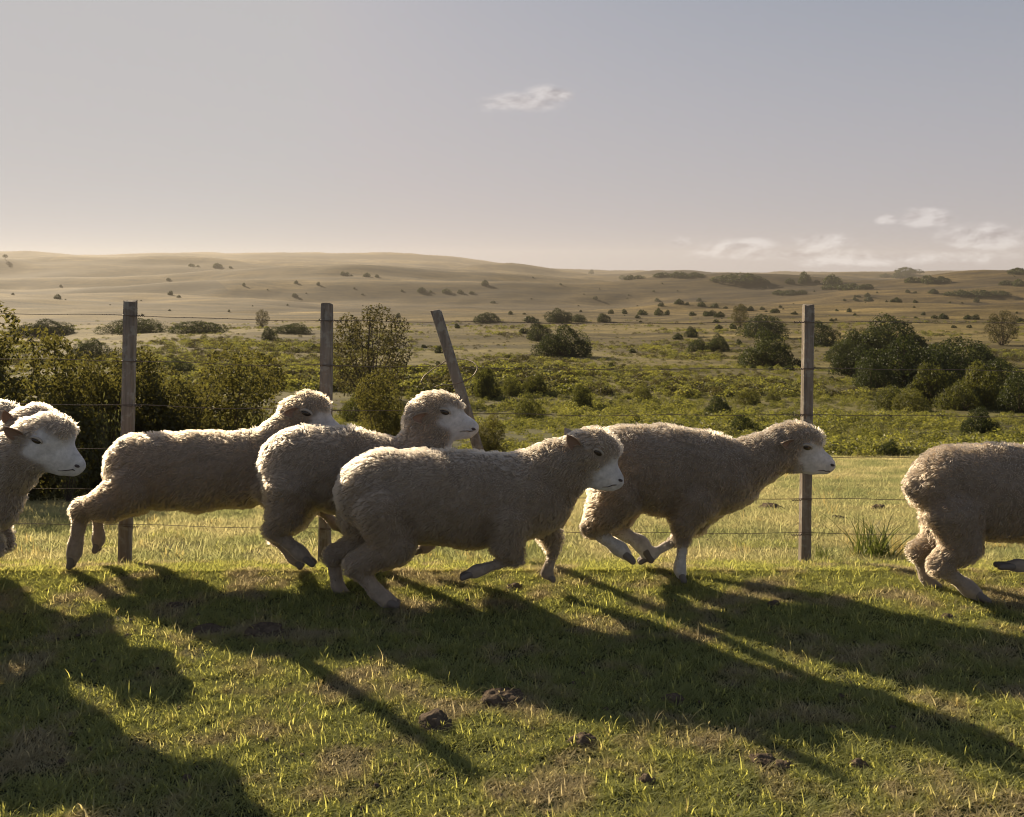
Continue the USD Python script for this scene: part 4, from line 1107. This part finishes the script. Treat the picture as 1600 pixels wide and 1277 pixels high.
# the one in front, its head low
sheep('pale woolly sheep nearest the camera, lunging with lowered head in the middle of the run', 3.92,
      [([(580, 768, 54), (650, 779, 66), (735, 781, 70), (815, 778, 62), (845, 785, 46)], 1, .86, WOOL_T),
       ([(600, 745, 40), (700, 750, 42), (800, 755, 42)], 1, 1.0, WOOL_T),
       ([(822, 752, 45), (868, 727, 36), (902, 712, 30)], 1, .85, WOOL_T),
       ([(850, 780, 38), (890, 745, 30)], 1, .8, WOOL_T),
       ([(906, 704, 28), (926, 703, 31), (944, 706, 24)], [1, 1.25, 1.0], .88, [WOOL_T, WOOL_T * 1.15, WOOL_T * 1.2]),
       ([(920, 722, 29), (942, 735, 22), (958, 748, 14), (963, 752, 11)], [.7, .25, 0, 0], .72, [WOOL_T, FACE_T, FACE_T, FACE_T]),
       ([(915, 738, 22), (938, 750, 14), (953, 760, 7)], [.8, .2, 0], .72, [WOOL_T, FACE_T, FACE_T])],
      [[(600, 800, 46, N + .02), (618, 850, 30, N), (556, 884, 21, N), (588, 925, 14, N), (603, 937, 12, N), (620, 944, 9, N)],
       [(570, 810, 40, F_), (575, 845, 24, F_), (521, 868, 18, F_), (527, 915, 12, F_), (536, 930, 10, F_), (550, 936, 8, F_)],
       [(795, 815, 38, N + .02), (792, 848, 24, N), (806, 872, 13, N), (756, 889, 9, N), (743, 893, 9, N), (723, 901, 8, N)],
       [(845, 805, 28, F_ - .02), (862, 838, 15, F_), (865, 862, 11, F_), (856, 890, 8, F_), (854, 896, 8, F_), (864, 905, 7, F_)]],
      (936, 707), (899, 692), (973, 747), ((948, 762), (968, 756)), 1, locks=26000, wool='pale_wool_look', ear_dir=(-.45, -.5, .62), ear_len=.085, bald=(.15, .5))
# the one with the raised head behind it
sheep('grey brown sheep with raised head before the leaning fence post', 4.2,
      [([(466, 728, 58), (505, 732, 60), (570, 748, 60), (650, 752, 52), (675, 745, 44)], 1, .86, WOOL_T),
       ([(470, 712, 44), (540, 712, 42), (620, 730, 40)], 1, 1.0, WOOL_T),
       ([(640, 735, 44), (664, 700, 40), (670, 668, 36)], 1, .86, WOOL_T),
       ([(662, 655, 30), (676, 643, 27), (696, 638, 21), (707, 637, 15)], [1.0, 1.2, 1.3, 1.2], .88, [WOOL_T, WOOL_T * 1.1, WOOL_T * 1.15, WOOL_T * 1.15]),
       ([(690, 652, 25), (712, 660, 18), (732, 667, 12), (739, 669, 9)], [.5, .1, 0, 0], .7, [WOOL_T, FACE_T, FACE_T, FACE_T]),
       ([(685, 670, 18), (712, 676, 10), (732, 679, 6)], [.6, .1, 0], .7, [WOOL_T, FACE_T, FACE_T])],
      [[(455, 770, 44, N + .02), (448, 800, 30, N), (427, 828, 19, N), (464, 860, 12, N), (472, 867, 10, N), (489, 880, 8, N)],
       [(470, 775, 38, F_), (458, 806, 24, F_), (432, 838, 14, F_), (455, 868, 10, F_), (462, 874, 9, F_), (470, 884, 8, F_)],
       [(640, 790, 32, N + .02), (640, 815, 18, N), (655, 835, 11, N), (620, 848, 8, N), (612, 850, 8, N), (596, 856, 7, N)],
       [(660, 785, 30, F_), (680, 810, 16, F_), (700, 830, 11, F_), (672, 852, 8, F_), (664, 856, 8, F_), (650, 862, 7, F_)]],
      (700, 641), (673, 645), (744, 666), ((727, 675), (743, 674)), 2, locks=20000, ear_dir=(-.72, -.62, -.02), ear_len=.08)
# the stretched one
sheep('brown grey sheep stretched out with hind legs pushed back beside the left post', 4.42,
      [([(212, 733, 46), (250, 737, 55), (310, 741, 55), (385, 735, 53), (425, 728, 50)], 1, .86, WOOL_T),
       ([(210, 716, 36), (300, 715, 38), (400, 712, 36)], 1, 1.0, WOOL_T),
       ([(415, 712, 38), (442, 686, 34), (462, 660, 29)], 1, .86, WOOL_T),
       ([(462, 650, 27), (480, 641, 26), (496, 641, 20)], [1.0, 1.2, 1.2], .88, [WOOL_T, WOOL_T * 1.1, WOOL_T * 1.15]),
       ([(484, 652, 24), (504, 664, 17), (522, 674, 12), (528, 678, 9)], [.5, .1, 0, 0], .7, [WOOL_T, FACE_T, FACE_T, FACE_T]),
       ([(478, 670, 18), (504, 680, 10), (522, 686, 6)], [.6, .1, 0], .7, [WOOL_T, FACE_T, FACE_T])],
      [[(205, 765, 38, N + .02), (172, 786, 27, N), (128, 798, 20, N), (118, 850, 13, N), (116, 865, 11, N), (111, 884, 8, N)],
       [(210, 770, 34, F_), (185, 785, 24, F_), (152, 785, 17, F_), (154, 835, 10, F_), (154, 845, 9, F_), (151, 859, 8, F_)],
       [(425, 760, 32, N + .02), (440, 785, 20, N), (462, 800, 11, N), (440, 822, 8, N), (434, 826, 8, N), (420, 836, 7, N)],
       [(435, 760, 30, F_), (465, 780, 16, F_), (500, 795, 11, F_), (520, 815, 8, F_), (525, 820, 8, F_), (538, 830, 7, F_)]],
      (488, 645), (472, 635), (533, 672), ((515, 683), (530, 682)), 3, locks=18000, wool='brown_wool_look', bald=(.0, .3), ear_dir=(-.72, -.55, -.1), ear_len=.075)
# the one in front of the right post
sheep('dark grey sheep with a white lower foreleg and head before the right post', 4.25,
      [([(975, 733, 62), (1040, 738, 64), (1095, 740, 62), (1125, 745, 55), (1150, 750, 38)], 1, .86, WOOL_T),
       ([(970, 712, 42), (1040, 710, 42), (1110, 718, 40)], 1, 1.0, WOOL_T),
       ([(1135, 735, 44), (1180, 720, 36), (1222, 702, 31)], 1, .86, WOOL_T),
       ([(1218, 695, 28), (1244, 688, 25), (1264, 688, 21)], [1.0, 1.2, 1.25], .88, [WOOL_T, WOOL_T * 1.1, WOOL_T * 1.2]),
       ([(1246, 704, 26), (1270, 714, 18), (1289, 723, 12), (1296, 727, 9)], [.45, .1, 0, 0], .7, [WOOL_T * .5 + FACE_T * .5, FACE_T, FACE_T, FACE_T]),
       ([(1240, 722, 18), (1268, 730, 10), (1289, 735, 6)], [.6, .1, 0], .7, [WOOL_T, FACE_T, FACE_T])],
      [[(962, 775, 42, N + .02), (945, 802, 28, N), (923, 825, 17, N), (962, 854, 12, N), (970, 859, 11, N), (988, 876, 8, N)],
       [(975, 780, 36, F_), (966, 804, 22, F_), (950, 821, 15, F_), (998, 847, 13, F_), (1004, 853, 12, F_), (1016, 873, 9, F_)],
       [(1085, 785, 38, N + .02), (1070, 815, 20, N), (1068, 843, 12, N), (1063, 880, 9, N), (1062, 890, 9, N), (1067, 906, 9, N)],
       [(1100, 785, 34, F_), (1085, 815, 18, F_), (1058, 843, 10, F_), (1022, 864, 8, F_), (1016, 868, 8, F_), (1000, 877, 7, F_)]],
      (1257, 698), (1238, 690), (1302, 726), ((1285, 735), (1300, 737)), 4, locks=21000, wool='grey_wool_look', ear_dir=(-.66, -.7, .08), leg_tint=np.array([.42, .38, .33]), ear_len=.08)
# the one leaving on the right
sheep('brown grey sheep cut off by the right edge, hindquarters crouched', 3.98,
      [([(1478, 758, 54), (1540, 770, 69), (1620, 773, 70), (1700, 772, 66), (1735, 775, 50)], 1, .86, WOOL_T),
       ([(1490, 738, 40), (1560, 742, 44), (1680, 744, 42)], 1, 1.0, WOOL_T),
       ([(1440, 762, 26), (1480, 758, 44)], 1, .8, WOOL_T),
       ([(1715, 752, 46), (1762, 728, 38), (1805, 708, 31)], 1, .86, WOOL_T),
       ([(1805, 700, 28), (1830, 692, 26), (1850, 694, 21)], [1.0, 1.2, 1.2], .88, [WOOL_T, WOOL_T * 1.1, WOOL_T * 1.15]),
       ([(1832, 710, 26), (1856, 722, 18), (1876, 733, 12), (1883, 737, 9)], [.45, .1, 0, 0], .7, [WOOL_T, FACE_T, FACE_T, FACE_T]),
       ([(1826, 728, 18), (1855, 738, 10), (1876, 745, 6)], [.6, .1, 0], .7, [WOOL_T, FACE_T, FACE_T])],
      [[(1492, 808, 42, N + .02), (1502, 850, 28, N), (1466, 884, 19, N), (1508, 915, 13, N), (1516, 922, 12, N), (1540, 937, 9, N)],
       [(1475, 812, 36, F_), (1470, 840, 24, F_), (1434, 862, 18, F_), (1446, 902, 11, F_), (1455, 914, 10, F_), (1478, 924, 8, F_)],
       [(1690, 815, 36, N + .02), (1688, 850, 22, N), (1672, 878, 12, N), (1600, 884, 9, N), (1590, 884, 9, N), (1560, 884, 8, N)],
       [(1720, 810, 34, F_), (1735, 845, 18, F_), (1755, 870, 12, F_), (1772, 900, 9, F_), (1776, 908, 8, F_), (1790, 920, 8, F_)]],
      (1843, 703), (1822, 694), (1889, 735), ((1872, 747), (1887, 745)), 5, locks=18000, wool='brown_wool_look', ear_len=.08)
# the three on the left
sheep('white faced sheep cut off by the left edge, nearest of three there', 3.6,
      [([(-250, 772, 62), (-180, 778, 70), (-90, 776, 70), (-30, 775, 60), (-10, 780, 42)], 1, .86, WOOL_T),
       ([(-240, 750, 42), (-150, 752, 46), (-50, 748, 42)], 1, 1.0, WOOL_T),
       ([(-40, 750, 50), (15, 725, 44), (52, 702, 36)], 1, .86, WOOL_T),
       ([(48, 690, 33), (72, 680, 31), (92, 680, 25)], [1.0, 1.2, 1.3], .88, [WOOL_T * 1.05, WOOL_T * 1.15, WOOL_T * 1.25]),
       ([(72, 698, 31), (96, 712, 22), (115, 724, 14), (123, 728, 10)], [.4, .05, 0, 0], .72, [WOOL_T * .4 + FACE_T * .6, FACE_T, FACE_T, FACE_T]),
       ([(68, 714, 22), (94, 727, 13), (114, 736, 8)], [.6, .05, 0], .72, [WOOL_T, FACE_T, FACE_T])],
      [[(-245, 810, 44, N + .02), (-250, 855, 30, N), (-300, 880, 20, N), (-285, 925, 13, N), (-280, 935, 12, N), (-262, 950, 9, N)],
       [(-235, 812, 40, F_), (-215, 850, 26, F_), (-240, 880, 18, F_), (-205, 915, 12, F_), (-198, 922, 10, F_), (-180, 934, 8, F_)],
       [(-45, 815, 38, N + .02), (-22, 842, 20, N), (-4, 856, 13, N), (-30, 905, 10, N), (-34, 915, 10, N), (-30, 935, 9, N)],
       [(-30, 810, 34, F_), (0, 838, 16, F_), (8, 850, 12, F_), (-20, 880, 9, F_), (-25, 886, 8, F_), (-40, 898, 8, F_)]],
      (76, 685), (44, 676), (131, 726), ((107, 736), (128, 734)), 6, locks=20000, wool='pale_wool_look', bald=(-.34, -.08), ear_dir=(-.45, -.6, .5), ear_len=.08)
sheep('sheep half hidden behind the nearest left sheep, only its curly crown and ear showing', 4.3,
      [([(-220, 752, 56), (-160, 756, 60), (-90, 756, 60), (-40, 755, 52), (-20, 757, 38)], 1, .86, WOOL_T),
       ([(-40, 730, 44), (5, 704, 38), (38, 682, 32)], 1, .86, WOOL_T),
       ([(34, 668, 28), (56, 660, 26), (74, 663, 21)], [1.0, 1.2, 1.3], .88, [WOOL_T * 1.05, WOOL_T * 1.15, WOOL_T * 1.25]),
       ([(58, 677, 26), (80, 690, 18), (98, 700, 12), (105, 704, 9)], [.4, .05, 0, 0], .72, [WOOL_T * .4 + FACE_T * .6, FACE_T, FACE_T, FACE_T]),
       ([(54, 692, 18), (80, 704, 11), (98, 712, 7)], [.6, .05, 0], .72, [WOOL_T, FACE_T, FACE_T])],
      [[(-215, 795, 40, N + .02), (-215, 830, 26, N), (-255, 850, 18, N), (-240, 880, 12, N), (-236, 886, 10, N), (-220, 898, 8, N)],
       [(-205, 795, 36, F_), (-190, 830, 22, F_), (-215, 850, 15, F_), (-190, 872, 10, F_), (-184, 876, 9, F_), (-170, 884, 8, F_)],
       [(-50, 795, 34, N + .02), (-40, 820, 18, N), (-30, 840, 12, N), (-60, 868, 9, N), (-65, 872, 8, N), (-78, 884, 8, N)],
       [(-40, 795, 32, F_), (-25, 815, 16, F_), (-15, 832, 11, F_), (-45, 850, 8, F_), (-50, 854, 8, F_), (-62, 862, 7, F_)]],
      (62, 664), (18, 655), None, None, 7, locks=15000, ear_dir=(-.1, -.6, .75), ear_len=.07)
sheep('sheep farthest back at the left edge, only a strip of pale wool showing', 4.62,
      [([(-260, 735, 52), (-200, 738, 56), (-130, 738, 55), (-90, 736, 48), (-70, 738, 36)], 1, .86, WOOL_T),
       ([(-90, 712, 40), (-52, 688, 34), (-20, 668, 30)], 1, .86, WOOL_T),
       ([(-20, 662, 28), (2, 654, 25), (20, 656, 20)], [1.0, 1.2, 1.2], .88, [WOOL_T * 1.05, WOOL_T * 1.15, WOOL_T * 1.25]),
       ([(4, 668, 24), (26, 682, 17), (44, 694, 11), (50, 697, 9)], [.4, .05, 0, 0], .72, [WOOL_T * .4 + FACE_T * .6, FACE_T, FACE_T, FACE_T])],
      [[(-255, 770, 38, N + .02), (-255, 805, 24, N), (-290, 822, 17, N), (-278, 855, 11, N), (-274, 862, 10, N), (-260, 874, 8, N)],
       [(-245, 770, 34, F_), (-230, 805, 20, F_), (-252, 820, 14, F_), (-230, 845, 10, F_), (-225, 850, 9, F_), (-212, 860, 8, F_)],
       [(-100, 770, 32, N + .02), (-90, 795, 17, N), (-80, 815, 11, N), (-108, 842, 8, N), (-112, 846, 8, N), (-125, 856, 8, N)],
       [(-90, 770, 30, F_), (-75, 790, 15, F_), (-66, 806, 10, F_), (-92, 826, 8, F_), (-96, 830, 8, F_), (-108, 840, 7, F_)]],
      (8, 660), (-18, 656), None, None, 8, locks=12000, ear_dir=(-.5, -.6, .1), ear_len=.07)
